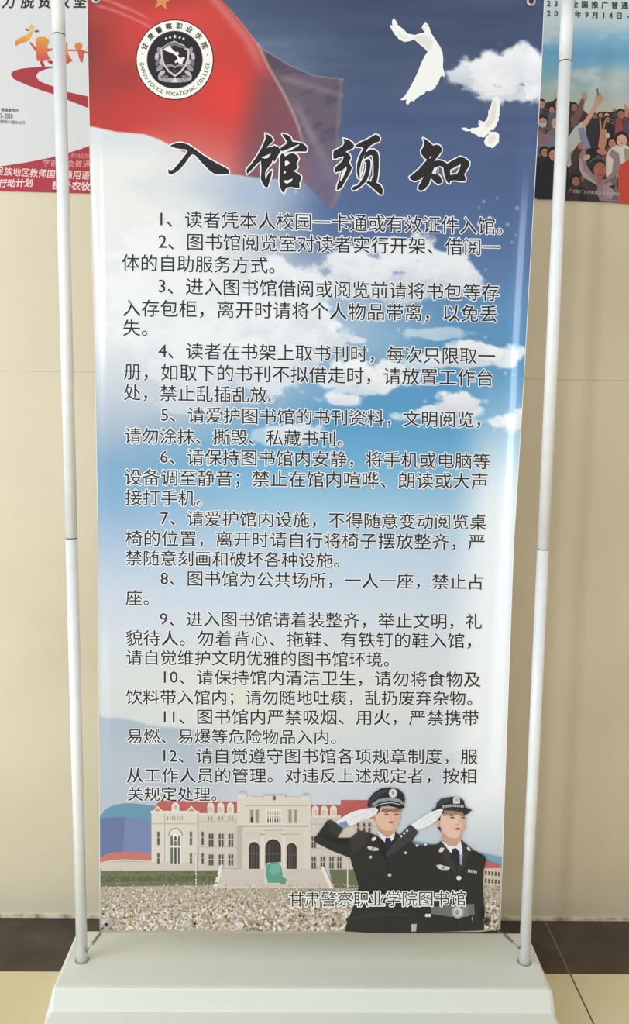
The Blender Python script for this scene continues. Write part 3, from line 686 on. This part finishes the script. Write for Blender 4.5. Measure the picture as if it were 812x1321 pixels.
# saluting officers
K1 = 140/812; o1 = (395, 1005); K2 = 150/812; o2 = (500, 1010)
UNI, UNI2, UNI3 = (46,45,46), (58,56,56), (36,35,37)
SKIN, SKD = (226,186,164), (196,146,124)
def officer_left():
    p = PB(); p.k = 400
    A = lambda L: sc(L, K1, *o1)
    # tunic
    p.poly(A([(100,395),(160,310),(185,305),(280,370),(235,440),(330,440),(400,385),(470,400),(520,420),(600,480),(670,395),(720,440),(860,520),(900,760),(880,1150),(520,1152),(480,1150),(290,1140),(310,1060),(370,920),(395,800),(345,640),(330,590),(200,540),(80,480),(55,455)]), UNI)
    p.poly(A([(160,312),(185,306),(280,370),(240,430),(180,400)]), UNI2)
    p.poly(A([(330,440),(400,386),(470,402),(430,500),(350,560)]), UNI2)
    p.poly(A([(100,400),(200,440),(330,450),(300,500),(180,470)]), UNI3)
    p.poly(A([(520,420),(600,480),(640,560),(620,640),(560,560)]), UNI3)
    p.line(A([(620,640),(630,800),(640,1150)]), .7, (30,29,31))
    p.poly(A([(300,1040),(520,1000),(860,1010),(860,1030),(520,1024),(300,1064)]), (54,52,54))
    # shirt, tie
    p.poly(A([(525,385),(560,400),(640,410),(668,395),(660,440),(612,500),(560,440)]), (226,230,236))
    p.poly(A([(595,440),(632,440),(640,475),(630,560),(600,520),(590,475)]), (40,44,62))
    # neck and face
    p.poly(A([(528,330),(690,330),(668,400),(610,440),(555,405)]), (204,156,134))
    p.poly(A([(520,215),(700,205),(708,260),(700,320),(680,360),(648,385),(600,388),(560,370),(530,330),(515,270)]), SKIN)
    p.poly(A([(515,262),(505,280),(512,310),(528,318)]), SKD)
    p.poly(A([(520,215),(560,205),(552,240),(535,262),(520,262)]), (42,36,36))
    p.poly(A([(640,240),(700,235),(705,280),(690,330),(660,370),(640,360),(655,300)]), (216,172,148))
    p.poly(A([(570,218),(720,216),(712,240),(640,246),(560,244)]), (150,108,94))
    for a in ([(585,250),(622,246)], [(660,246),(700,248)]): p.line(A(a), 1.1, (62,44,40))
    for a in ([(590,263),(618,264)], [(664,264),(695,264)]): p.line(A(a), 1.3, (70,48,44))
    p.line(A([(636,262),(632,285),(640,292)]), .8, (180,130,110)); p.line(A([(620,296),(648,299)]), .9, (176,122,102))
    p.poly(A([(610,322),(640,314),(668,322),(640,334)]), (176,100,92))
    p.line(A([(612,323),(666,323)]), .5, (130,72,68))
    # cap
    p.poly(A([(458,200),(470,150),(505,105),(560,72),(630,62),(690,75),(730,110),(742,150),(735,195),(700,185),(600,165),(520,185),(475,215)]), (40,42,50))
    p.poly(A([(470,160),(520,110),(590,78),(640,80),(580,110),(520,150),(480,195)]), (58,60,70))
    p.poly(A([(490,190),(540,152),(620,138),(700,150),(735,178),(732,195),(690,170),(620,160),(550,172),(500,205)]), (150,152,158))
    p.poly(A([(495,203),(560,176),(630,166),(700,176),(736,200),(738,216),(700,222),(620,200),(560,205),(515,216)]), (34,35,42))
    p.line(A([(510,206),(570,184),(640,176),(710,192)]), .9, (206,208,210))
    bx, by = o1[0]+652*K1, o1[1]+106*K1
    p.ell(bx, by, 5.6, 6, (196,196,194), n=16); p.ell(bx, by-.5, 3.8, 4, (232,230,226), n=14); p.ell(bx, by-.4, 2.2, 2.4, (160,158,156), n=12); p.rect(bx-3, by+3.6, bx+3, by+5, (220,218,214))
    # glove and cuff
    p.poly(A([(228,325),(300,292),(330,345),(280,370),(240,345)]), (128,148,182))
    p.poly(A([(218,322),(300,268),(360,240),(440,220),(520,212),(542,230),(530,258),(500,282),(420,310),(340,350),(318,345),(300,310),(240,335)]), (232,230,232))
    p.line(A([(330,300),(440,256),(530,232)]), .7, (200,196,202)); p.line(A([(360,320),(450,280),(520,262)]), .7, (204,200,206)); p.line(A([(420,222),(470,234),(535,224)]), .6, (204,200,206))
    # badges, buttons
    p.poly(A([(495,440),(520,432),(528,445),(505,465),(490,458)]), (220,216,206))
    p.poly(A([(458,512),(470,500),(500,508),(545,520),(540,535),(505,538),(475,530)]), (206,206,204)); p.ell(o1[0]+502*K1, o1[1]+520*K1, 2, 2.2, (160,158,154), n=10)
    for (x, y, r) in ((484,584,1.9),(626,718,2.2),(626,862,1.8),(746,552,1.7)): p.ell(o1[0]+x*K1, o1[1]+y*K1, r, r, (214,208,192), n=12); p.ell(o1[0]+x*K1, o1[1]+y*K1, r*.55, r*.55, (170,164,150), n=8)
    p.poly(A([(880,925),(935,930),(930,1150),(870,1150),(866,1120)]), UNI3)
    return p.build('printed_officer', m_ink, ban)
def officer_right():
    p = PB(); p.k = 520
    A = lambda L: sc(L, K2, *o2)
    p.poly(A([(-10,495),(30,430),(90,360),(160,290),(215,345),(170,410),(190,440),(255,435),(340,430),(380,405),(510,395),(540,420),(600,470),(675,510),(690,535),(672,620),(668,760),(680,880),(676,1030),(400,1040),(150,1042),(190,960),(200,800),(150,620),(100,520),(10,560)]), UNI)
    p.poly(A([(160,292),(215,345),(165,400),(60,480),(-5,520),(-10,495),(60,400)]), (62,62,68))
    p.poly(A([(340,430),(380,405),(470,560),(480,640),(400,540)]), UNI2); p.poly(A([(510,395),(540,430),(580,480),(530,600),(490,640)]), UNI2)
    p.poly(A([(600,470),(680,512),(688,536),(600,490)]), UNI3)
    p.line(A([(485,640),(490,1040)]), .7, (30,29,31))
    p.line(A([(200,480),(240,600),(230,760)]), .9, UNI3)
    for (x, y) in ((98,372),(118,352),(138,334)): p.poly(A([(x-10,y),(x,y-10),(x+10,y),(x,y+10)]), (222,222,220))
    p.poly(A([(375,402),(440,440),(512,400),(525,470),(518,575),(480,510),(440,485)]), (228,232,238)); p.poly(A([(495,500),(528,500),(518,578),(500,550)]), (158,172,206))
    p.poly(A([(452,462),(480,455),(505,480),(508,570),(480,540),(450,490)]), (38,42,58))
    p.poly(A([(380,330),(515,330),(512,405),(480,445),(430,440),(385,405)]), (206,160,140))
    p.poly(A([(365,220),(545,205),(548,260),(540,320),(515,365),(480,388),(430,380),(390,345),(365,290)]), (230,194,176))
    p.poly(A([(350,180),(400,195),(372,235),(368,300),(375,345),(352,315),(345,262),(352,220)]), (38,33,35))
    p.poly(A([(350,258),(345,280),(352,305),(366,310),(368,265)]), (216,170,150))
    p.poly(A([(500,215),(545,208),(548,262),(540,322),(512,366),(495,372),(520,300)]), (216,174,154))
    p.poly(A([(395,195),(545,195),(545,222),(470,222),(390,232)]), (164,124,110))
    for a in ([(435,232),(470,226)], [(515,228),(542,232)]): p.line(A(a), 1.0, (64,46,42))
    for a in ([(440,243),(470,242)], [(518,242),(542,243)]): p.line(A(a), 1.5, (60,42,42))
    p.line(A([(500,242),(508,275),(495,288)]), .8, (190,142,122)); p.line(A([(480,291),(508,292)]), .8, (184,130,112))
    p.poly(A([(466,322),(492,310),(514,320),(492,332)]), (184,98,94)); p.line(A([(467,322),(513,321)]), .5, (132,70,70))
    # hat
    p.poly(A([(308,190),(340,172),(345,140),(375,112),(440,98),(500,102),(535,125),(545,170),(592,188),(570,212),(545,226),(520,205),(450,192),(390,190),(330,205)]), (46,47,56))
    p.poly(A([(345,142),(380,114),(440,100),(430,130),(380,150),(345,165)]), (64,65,75))
    p.poly(A([(380,160),(440,148),(530,152),(540,172),(450,166),(385,178)]), (128,128,132))
    for i in range(12): p.rect(o2[0]+(388+i*12.5)*K2, o2[1]+(156-3*math.sin(i/11*math.pi))*K2, o2[0]+(393+i*12.5)*K2, o2[1]+(172-5*math.sin(i/11*math.pi))*K2, (206,206,206))
    p.line(A([(310,192),(390,182),(470,184),(545,205),(590,190)]), .7, (80,80,88))
    bx, by = o2[0]+484*K2, o2[1]+120*K2
    p.ell(bx, by, 4.6, 4.6, (226,224,220), n=14); p.ell(bx, by-.3, 2.6, 2.6, (178,176,172), n=12); p.rect(bx-4.4, by+2, bx+4.4, by+4.2, (230,228,224))
    # glove
    p.poly(A([(165,292),(220,255),(300,205),(375,178),(390,188),(375,225),(345,265),(290,300),(215,330)]), (236,236,236))
    p.line(A([(230,275),(310,225),(380,195)]), .7, (206,204,208)); p.line(A([(250,295),(320,252),(368,220)]), .7, (206,204,208))
    # badges
    p.poly(A([(360,470),(375,450),(398,455),(390,478),(365,486)]), (224,220,210)); p.poly(A([(555,450),(570,448),(585,470),(575,478),(560,465)]), (224,220,210))
    p.poly(A([(342,575),(370,570),(395,578),(440,588),(430,605),(390,608),(355,598)]), (212,212,210)); p.ell(o2[0]+390*K2, o2[1]+592*K2, 2.2, 2.4, (150,146,142), n=10)
    for i in range(6): p.rect(o2[0]+(564+i*11)*K2, o2[1]+(604+i*1.5)*K2, o2[0]+(570+i*11)*K2, o2[1]+(624+i*1.5)*K2, (226,226,224))
    for (x, y) in ((208,437),(268,430),(128,488)): p.ell(o2[0]+x*K2, o2[1]+y*K2, 1.9, 1.7, (216,212,204), n=10)
    p.ell(o2[0]+500*K2, o2[1]+664*K2, 3.2, 2.8, (232,228,218), n=14); p.ell(o2[0]+275*K2, o2[1]+920*K2 if False else 1181, 2.2, 2.2, (224,222,216), n=12)
    p.ell(554.5, 1181, 2.2, 2.2, (224,222,216), n=12)
    # belt
    p.poly([(557,1170),(612,1166),(613,1180),(583,1183),(557,1179)], (112,112,114)); p.poly([(590,1169),(604,1167),(605,1182),(592,1184)], (132,132,134))
    p.ell(591, 1176.5, 7.8, 8.2, (170,170,168), n=20); p.ell(591, 1176.5, 5.4, 5.8, (214,214,210), n=18); p.ell(590, 1177, 2.6, 3.4, (150,150,150), n=12)
    p.rect(609.2, 1183, 610, 1187.5, (190,188,184))
    p.poly([(531,1192),(538,1192),(537,1201.5),(531,1201.5)], (188,182,178))
    return p.build('printed_officer', m_ink, ban)
officer_left(); officer_right()

# grommets
m_brass = material('tarnished_grommet', (112,86,70), rough=.4, metal=.8)
m_hole = material('grommet_hole', (60,44,38), rough=.7)
def grommet(px, py, m):
    c = U(px, py, depth(px, py)-(.016 if py > 600 else .0015))
    bm = bmesh.new(); N = 28; rs = [(.0042, 0), (.0050, -.0016), (.0064, -.0020), (.0080, -.0010), (.0084, .0006)]
    V = [[bm.verts.new((c.x+r*math.cos(2*math.pi*k/N), c.y+d, c.z+r*math.sin(2*math.pi*k/N))) for k in range(N)] for r, d in rs]
    for i in range(len(rs)-1):
        for k in range(N):
            f = bm.faces.new((V[i][k], V[i][(k+1) % N], V[i+1][(k+1) % N], V[i+1][k])); f.smooth = True
    o = mesh_obj('grommet', bm, m, ban)
    bm = bmesh.new(); bm.faces.new([bm.verts.new((c.x+.0043*math.cos(2*math.pi*k/N), c.y+.0004, c.z+.0043*math.sin(2*math.pi*k/N))) for k in range(N)])
    mesh_obj('eyelet', bm, m_hole, o)
    return c
m_nick = material('pale_nickel', (196,194,190), rough=.35, metal=.6)
g_tr = grommet(686, 1.5, m_nick); g_tl = grommet(124, -2, m_nick)
g_br = grommet(628.5, 1188.5, m_brass); g_bl = grommet(137.5, 1193, m_nick)

# springs that stretch the lower corners to the poles
def spring(a, b, name='spring_hook'):
    bm = bmesh.new(); a, b = Vector(a), Vector(b); d = (b-a); L = d.length; d.normalize()
    u_ = d.cross(Vector((0, 1, 0))).normalized(); v_ = d.cross(u_)
    s0, s1 = .30*L, .78*L; turns = 13
    pth = [a + d*(s0 + (s1-s0)*i/(turns*10)) + (u_*math.cos(2*math.pi*i/10)+v_*math.sin(2*math.pi*i/10))*.0026 for i in range(turns*10+1)]
    tube(bm, pth, .00055, 6)
    hk = [a + d*(s0*t) for t in (0, .4, .8)] + [pth[0]]
    tube(bm, hk, .0006, 6)
    e = a + d*s1; R = .0045
    tube(bm, [pth[-1], e + d*.002, b - d*.004] + [b - d*.004 + d*R*(1-math.cos(t)) + u_*R*math.sin(t) for t in (.6, 1.2, 1.8, 2.4, 3.0, 3.6, 4.2)], .0007, 6)
    tube(bm, [a-d*.003, a+d*.001, a+d*.004], [.0024, .0028, .0015], 10)
    return mesh_obj(name, bm, m_steel, stand)
spring(U(112.5, 1226, -.008), g_bl + Vector((-.001, -.0085, 0)))
spring(U(669.5, 1222, -.008), U(646, 1201, -.015))
for tp, g in ((tl, g_tl), (tr, g_tr)):
    bm = bmesh.new(); s_ = 1 if tp.x < 0 else -1
    q = Vector((tp.x, 0, g.z+.012))
    tube(bm, [q+Vector((0, -.011, .0)), (q+g)/2+Vector((0, -.020, .006)), g+Vector((0, -.012, .006)), g+Vector((0, -.008, -.001))], .0011, 8)
    mesh_obj('top_hook', bm, m_steel, stand)

# ------------------------------------------------------------------ wall posters
m_paper = material('satin_poster_paper', rough=.45, spec=.3, attr='Print')
def wdepth(px, py): return WALL-.0022
def wdepth_n(px, py): return px*0+WALL-.0022
def poster(name, label, corners, colorf, nx, ny):
    c = [U(x, y, WALL-.001) for x, y in corners]
    root = empty(name, tuple((c[3]+c[2])/2), label, 'poster')
    S, T = np.meshgrid(np.linspace(0, 1, nx), np.linspace(0, 1, ny))
    (x0, y0), (x1, y1), (x2, y2), (x3, y3) = corners
    X = (x0*(1-S)+x1*S)*(1-T)+(x3*(1-S)+x2*S)*T; Y = (y0*(1-S)+y1*S)*(1-T)+(y3*(1-S)+y2*S)*T
    sh = grid_mesh('sheet', X, Y, wdepth_n(X, Y), colorf(X, Y), None, m_paper, root)
    bm = bmesh.new()
    f = [bm.verts.new(U(x, y, WALL-.0020)) for x, y in corners]; b = [bm.verts.new(U(x, y, WALL-.0002)) for x, y in corners]
    for i in range(4): bm.faces.new((f[i], f[(i+1) % 4], b[(i+1) % 4], b[i]))
    bm.faces.new(b)
    mesh_obj('backing', bm, m_back, sh)
    return root
def PW(k=0):
    q = Print(wdepth); q.k = k; return q
# left poster: white with a red ribbon
LP = poster('poster', 'white poster with red ribbon and orange child silhouettes on the wall behind the left pole', [(-230,-330), (196,-330), (206,252.5), (-215,241)], lambda X, Y: np.zeros(X.shape+(3,))+np.array([214,212,211.]), 12, 12)
RED = (168,52,60)
p = PW(); K = 125/812
z4 = lambda L: sc(L, K, 0, 0)
p.poly(z4([(1300,1010),(740,808),(560,770),(465,730),(390,705),(330,680),(300,640),(320,605),(380,580),(450,565),(470,556),(380,558),(300,562),(180,575),(110,595),(90,625),(120,665),(220,710),(340,755),(465,795),(560,835),(740,905),(1250,1130)]), RED)
p.build('printed_ribbon', m_paper, LP)
p = PW(4)
p.poly([(-214.5,236),(-110,226),(0,214.7),(31,210),(62,204),(86,198),(102,193),(116,188),(160,172),(203,150),(205.8,252.3),(116,249.8),(0,246.6),(-214.5,240.8)], RED)
p.build('printed_red_field', m_paper, LP)
def gr(x, y):
    t = min(max((y-34)/48, 0), 1)
    return (222-t*20, 190-t*120, 60+t*10)
p = PW(6)
starp = lambda x, y, r: [(x+r*(1 if i % 2 == 0 else .42)*math.sin(i*math.pi/5), y-r*(1 if i % 2 == 0 else .42)*math.cos(i*math.pi/5)) for i in range(10)]
p.poly(z4(starp(263,232,38)), (218,186,84)); p.poly(z4([(255,260),(275,260),(262,310),(250,310)]), (214,170,80))
for L in ([(210,250),(222,236),(240,252),(235,262)], [(285,262),(312,248),(330,264),(305,272)]): p.poly(z4(L), (132,92,92))
p.poly(z4([(130,385),(128,345),(150,325),(190,305),(230,285),(255,268),(258,300),(245,335),(215,350),(170,360),(140,380)]), lambda x, y: (226-(y-42)*.8, 190-(y-42)*4.5, 60))
p.poly(z4([(300,322),(330,308),(375,308),(405,325),(410,360),(395,385),(405,410),(395,440),(400,460),(422,492),(400,503),(365,512),(310,510),(302,460),(305,400),(298,360)]), gr)
p.poly(z4([(245,355),(258,352),(302,400),(302,430),(285,415)]), (190,86,66)); p.poly(z4([(398,410),(440,405),(455,412),(440,422),(400,432)]), (190,86,66))
p.poly(z4([(332,515),(358,512),(378,560),(352,562)]), RED); p.poly(z4([(395,512),(425,505),(448,520),(430,537),(405,525)]), RED)
p.build('printed_child', m_paper, LP)
p = PW(6)
p.poly(z4([(480,372),(520,345),(560,350),(568,380),(560,420),(575,460),(608,512),(580,522),(572,532),(500,528),(490,440)]), gr)
p.build('printed_child', m_paper, LP)
p = PW(6)
p.line(z4([(560,420),(650,422),(735,440)]), 2.2, (200,96,70)); p.ell(658*K, 386*K, 33*K, 32*K, gr, n=16)
p.poly(z4([(648,412),(700,418),(706,450),(692,522),(676,522),(664,490),(656,460)]), (204,92,66))
p.build('printed_child', m_paper, LP)
p = PW(6); p.ell(762*K, 400*K, 32*K, 30*K, gr, n=16); p.poly(z4([(735,420),(790,430),(800,500),(740,498)]), (200,90,66)); p.build('printed_child', m_paper, LP)
p = PW(8)
for ch, x in zip("力脱贫攻坚", (11.5, 36, 58, 82, 103.5)): p.glyph(ch, x, 1.5, 17.5, 19, (40,36,36), bold=.35, skew=.12)
p.build('headline_lettering', m_paper, LP)
p = PW(8); WR = (240,214,210)
p.text("民族地区教师国家通用语", -6, 220.5, 116, 226.5, 1.05, WR, bold=.1, skew=.15)
p.text("学前学会普通", 55, 210, 117, 211.5, .92, (226,168,164), skew=.15)
p.text("积极推", 91, 200.5, 118, 201.5, .8, (214,140,138), skew=.15)
p.text("行动计划", -2, 236.5, 43, 235.5, 1.0, WR, bold=.25, skew=.15); p.text("提升农牧", 67.5, 238.5, 117, 240.5, .95, WR, bold=.25, skew=.15)
p.build('slogan_lettering', m_paper, LP)
p = PW(8); GYT = (112,104,104)
p.text("普通宣传月", 1, 141.3, 24, 142.5, 1.0, GYT, bold=.15); p.text("5-2020", 0, 149, 16.5, 149.6, 1.7, GYT, bold=.1); p.text("规范小程办公厅", 0, 156.6, 33, 158.4, 1.0, (128,122,122), bold=.12)
p.build('notice_lettering', m_paper, LP)

# right poster: crowd of children under a blue sky
def rsky(x, y):
    H = np.stack([np.interp(y, [-300, 0, 30, 45, 70, 95, 120, 150, 262], [v[i] for v in ((206,214,212),(206,214,212),(188,208,214),(140,188,216),(106,166,204),(130,180,206),(176,194,190),(206,202,184),(196,186,170))]) for i in range(3)], -1)
    n = fbm(x/36+4, y/16+3, 5)
    m = ss(.50, .66, n)*ss(20, 50, y)*(1-ss(105, 130, y)); c = mixc(H, (196,208,208), m*.85)
    g = np.exp(-(((x-800)/26)**2+((y-98)/13)**2)); c = mixc(c, (200,206,200), g*.8)
    g = np.exp(-(((x-708)/16)**2+((y-40)/9)**2)); c = mixc(c, (200,208,204), g*.8)
    return c
RP = poster('poster', 'photo poster of cheering children under a blue sky on the wall behind the right pole', [(640,-335), (1070,-330), (1062,277), (640,254.3)], rsky, 150, 170)
p = PW(6)
TX = (58,64,68)
def dots(t, x0, dx, y, sl, e):
    for i, ch in enumerate(t): p.glyph(ch, x0+i*dx, y+sl*i*dx, e*(1.2 if ord(ch) < 128 else 1), e*(1.25 if ord(ch) < 128 else 1.05), TX, bold=.28)
dots("23", 708.5, 9.4, 4.2, .03, 8); dots("全国推广普通话宣传周", 742, 12.9, 5.2, .028, 9)
p.build('headline_lettering', m_paper, RP); p = PW(6)
dots("20", 708.5, 9.4, 16.8, .03, 8)
for ch, x in zip("年9月14日-", (746, 757.5, 768.5, 779.5, 788.5, 799.5, 811)): p.glyph(ch, x, 18.3+(x-746)*.035, 9.6 if ord(ch) < 128 else 8.6, 10 if ord(ch) < 128 else 9.2, TX, bold=.28)
p.build('headline_lettering', m_paper, RP)
def bottom(x): return 254.3+(x-640)*.0535
SK = [(206,150,124), (190,132,108), (222,170,146), (168,112,92)]
HR = (38,32,32)
def figure(x, y, r, body, hair=HR, skin=0, w_=2.2, hood=False, mask=False, face=True, tall=None, name='printed_child'):
    """head of radius r at (x,y) over shoulders that fall to the next row"""
    h = tall or r*3.6; yb_ = min(y+h, bottom(x)-1)
    p.poly([(x-r*.5,y+r*.7),(x+r*.5,y+r*.7),(x+r*w_*.8,y+r*1.5),(x+r*w_,y+r*2.6),(x+r*w_,yb_),(x-r*w_,yb_),(x-r*w_,y+r*2.6),(x-r*w_*.8,y+r*1.5)], body)
    dk = tuple(v*.72 for v in body)
    for i in range(7):
        fx0 = x+(rng.random()-.5)*1.7*w_*r; fy0 = y+r*1.7+rng.random()*max(yb_-y-r*3, 1); v = .7+.65*rng.random()
        fy1 = min(fy0+r*(.6+rng.random()*1.4), yb_)
        p.line([(fx0,fy0),(fx0+(rng.random()-.5)*r*.5,(fy0+fy1)/2),(fx0+(rng.random()-.5)*r*.9,fy1)], [.3,r*.22,.2], tuple(min(c_*v, 235) for c_ in body))
    p.poly([(x+r*.3,y+r*1.2),(x+r*w_*.8,y+r*1.6),(x+r*w_,yb_),(x+r*w_*.4,yb_)], dk)
    p.ell(x, y-r*.12, r*1.08, r*1.15, hair if not hood else body, n=18)
    s_ = SK[skin]
    p.ell(x+r*.08, y+r*.15, r*.78, r*.9, s_, n=18)
    if face and r > 3.2:
        p.line([(x-r*.42,y+r*.02),(x-r*.1,y+r*.02)], r*.13, (56,40,38)); p.line([(x+r*.25,y+r*.02),(x+r*.55,y+r*.02)], r*.13, (56,40,38))
        p.line([(x+r*.1,y+r*.1),(x+r*.06,y+r*.4)], r*.12, tuple(v*.84 for v in s_)); p.poly([(x-r*.2,y+r*.58),(x+r*.1,y+r*.54),(x+r*.4,y+r*.58),(x+r*.1,y+r*.72)], (166,92,86))
    if mask: p.poly([(x-r*.6,y+r*.25),(x+r*.75,y+r*.25),(x+r*.6,y+r*.9),(x+r*.1,y+r*1.05),(x-r*.45,y+r*.85)], (186,200,198))
def fin(name='printed_child'):
    global p
    p.build(name, m_paper, RP)
KK = [20]
def new():
    global p
    KK[0] += 9; p = PW(KK[0])
# dark mass of the crowd's lower ranks
new(); p.poly([(640,150),(690,142),(706,132),(722,128),(742,132),(760,148),(780,146),(800,142),(830,140),(900,138),(1064,135),(1061,274),(900,267),(760,260),(640,252.8)], (62,54,56))
for i in range(420):
    x = 642+rng.random()*260; y = 148+rng.random()*100
    c = [(44,38,42),(88,72,76),(120,92,90),(58,52,62),(140,112,104),(74,64,70)][int(rng.random()*6)]
    p.ell(x, y, 1.5+3*rng.random(), 1.5+3*rng.random(), c, n=7, up=1+i % 40, rot=rng.random()*90)
fin('printed_crowd')
# rows from the back to the front
rows = [(699,134,5.2,(86,86,96),0,0),(712,141,4.4,(70,72,82),1,0),(720,134,5.6,(96,104,112),1,0),(741,138,5,(70,58,60),3,0),(768,150,3.6,(62,56,64),3,0),(775,148,3.4,(70,60,62),1,0),(783,149,4.2,(50,44,50),2,0),(791,160,3.2,(90,60,66),3,0),(801,147,5.5,(150,70,76),3,0),(815,150,5,(90,70,80),1,0),(828,146,5,(110,60,60),0,0),(842,148,5,(60,66,90),1,0),(858,146,5,(130,120,110),0,0)]
for (x, y, r, b, s_, m_) in rows: new(); figure(x, y, r, b, skin=s_, tall=40); fin()
new(); figure(700, 157, 7.2, (112,98,104), skin=0, mask=True, tall=50); fin()
new(); figure(719, 160, 6.8, (128,120,126), hair=(206,170,150), skin=2, tall=46); fin()
new(); p.poly([(693,178),(704,173),(722,178),(726,194),(706,190),(694,188)], (126,132,152)); p.poly([(694,168),(710,176),(706,186),(693,182)], (150,116,120)); fin('printed_sleeve')
# raised arms with victory signs
new(); p.poly([(736,152),(742,146),(751,127),(755,128),(752,146),(746,160),(738,166)], (124,88,84)); p.poly([(752,128),(752.5,121),(754,119),(756,125),(758,121),(757.5,127),(755.5,130)], (200,142,120)); p.line([(753.5,122),(753,116.5)], 1.3, (200,142,120)); p.line([(756,122),(757.8,118)], 1.2, (200,142,120)); fin('printed_arm')
new(); p.poly([(752,158),(758,150),(765,139),(770,128),(775,131),(768,144),(760,158),(755,165)], (214,160,136)); p.poly([(769,129),(771,123),(775,121),(778,124),(777.5,129),(773,133)], (206,150,126)); p.line([(772.5,124),(771,114)], 1.5, (120,92,88)); p.line([(775,124),(774.5,119)], 1.3, (206,150,126)); fin('printed_arm')
new(); p.poly([(790,166),(793,148),(791.5,141),(795,140),(796,148),(794,168)], (80,60,62)); p.ell(792.8, 141.5, 1.8, 2.4, (190,132,112), n=10); fin('printed_arm')
new(); p.poly([(806,150),(807,140),(810,136),(812,142),(811,152)], (190,130,110)); p.line([(808,138),(806,134)], 1.2, (190,130,110)); fin('printed_arm')
# dark coats in the middle
new(); p.poly([(760,160),(768,152),(780,158),(784,176),(782,200),(758,200),(756,175)], (48,46,54)); fin('printed_coat')
new(); figure(784, 154, 4.4, (46,44,52), skin=3, tall=40); fin()
new(); p.poly([(772,190),(775,168),(779,166),(783,168),(783,182),(780,194)], (196,138,112)); p.line([(776,168),(774.5,153)], 2, (196,138,112)); p.line([(779,167),(781.5,155)], 2, (190,132,108)); p.ell(784.5, 175, 3, 3.4, (212,196,164), n=12); fin('printed_arm')
new(); figure(790, 184, 6.2, (110,74,72), skin=1, tall=40); fin()
# pale jacket with raised arms
new(); p.poly([(730,200),(733,178),(742,164),(751,157),(756,166),(758,182),(762,192),(752,196),(744,206),(736,214),(728,222)], (196,200,200)); p.poly([(746,166),(754,164),(760,184),(765,194),(758,196),(750,184)], (134,140,166)); p.poly([(735,196),(747,188),(742,202),(732,212)], (170,172,172)); fin('printed_jacket')
new(); figure(802, 180, 8.6, (216,206,194), skin=2, tall=48, w_=2.3); p.poly([(796,187),(800,191),(807,190),(809,184),(806,193),(799,194)], (208,214,212)); fin()
# front row
new(); figure(703, 196, 6, (46,44,52), skin=1, tall=40); fin()
new(); figure(714.5, 199, 8, (34,36,44), skin=0, tall=60, w_=2.6); p.poly([(693,222),(700,214),(716,211),(726,216),(730,256),(692,254)], (34,37,46)); fin()
new(); figure(743, 233, 6.5, (62,44,50), skin=3, tall=30); fin()
new(); p.poly([(737,200),(746,186),(753,183),(752,196),(744,214),(738,226)], (84,52,58)); p.ell(749.5, 188, 4.2, 4.6, (176,112,100), n=12); fin('printed_arm')
new(); p.poly([(755,193),(765,190),(770,196),(770,206),(756,206)], (36,32,34)); fin('printed_hair')
new(); p.poly([(798,214),(812,206),(830,214),(836,266),(798,262)], (200,72,58)); fin('printed_red_jacket')
new()
p.poly([(772,238),(752,228),(747,216),(748,200),(753,190),(757,193),(756,205),(758,215),(768,226),(781,232),(790,222),(792,206),(786,199),(790,192),(799,198),(801,212),(797,228),(797,240),(800,260.5),(774,259),(770,248)], (146,128,128))
p.poly([(752,228),(747,216),(748,204),(751,206),(753,220),(768,234),(772,240)], (176,160,158)); p.poly([(781,236),(795,226),(797,240),(799,259),(786,258)], (118,98,102)); p.poly([(778,240),(788,234),(794,244),(790,257),(780,256)], (170,140,142)); p.poly([(786,240),(794,238),(793,246)], (48,40,44))
p.ell(757.5, 203, 5, 3.4, (206,160,142), n=12, rot=-20); p.ell(777, 196, 6.5, 3.8, (196,132,118), n=12, rot=15)
p.ell(771.5, 215, 10.4, 11.5, (46,44,44), n=20); p.line([(761,210),(766,205),(774,203.5),(780,206)], 1.6, (84,104,98)); p.ell(774.5, 219.5, 8, 10, (176,108,92), n=20)
p.line([(769,215.5),(773,215)], 1.1, (60,38,36)); p.line([(777,215),(781,215.5)], 1.1, (60,38,36)); p.line([(775,217),(774.5,221)], .9, (146,84,74)); p.poly([(770.5,225),(775,224),(779.5,225),(775,227)], (140,66,62)); p.poly([(771,229),(778,229),(777,236),(772,236)], (166,100,86))
fin()
for (x, y, r, b, s_) in ((838,180,8,(70,60,90),0),(856,190,8,(150,80,70),1),(850,222,9,(60,80,110),0),(880,160,6,(90,90,90),1),(878,205,9,(190,180,170),0),(905,185,8,(110,60,60),1),(910,225,9,(60,60,70),2)): new(); figure(x, y, r, b, skin=s_, tall=50); fin()
new(); p.text("广泛推广文字推普宣传活动照片", 734, 246.2, 801, 250.8, 1.0, (206,200,196)); fin('caption_lettering')
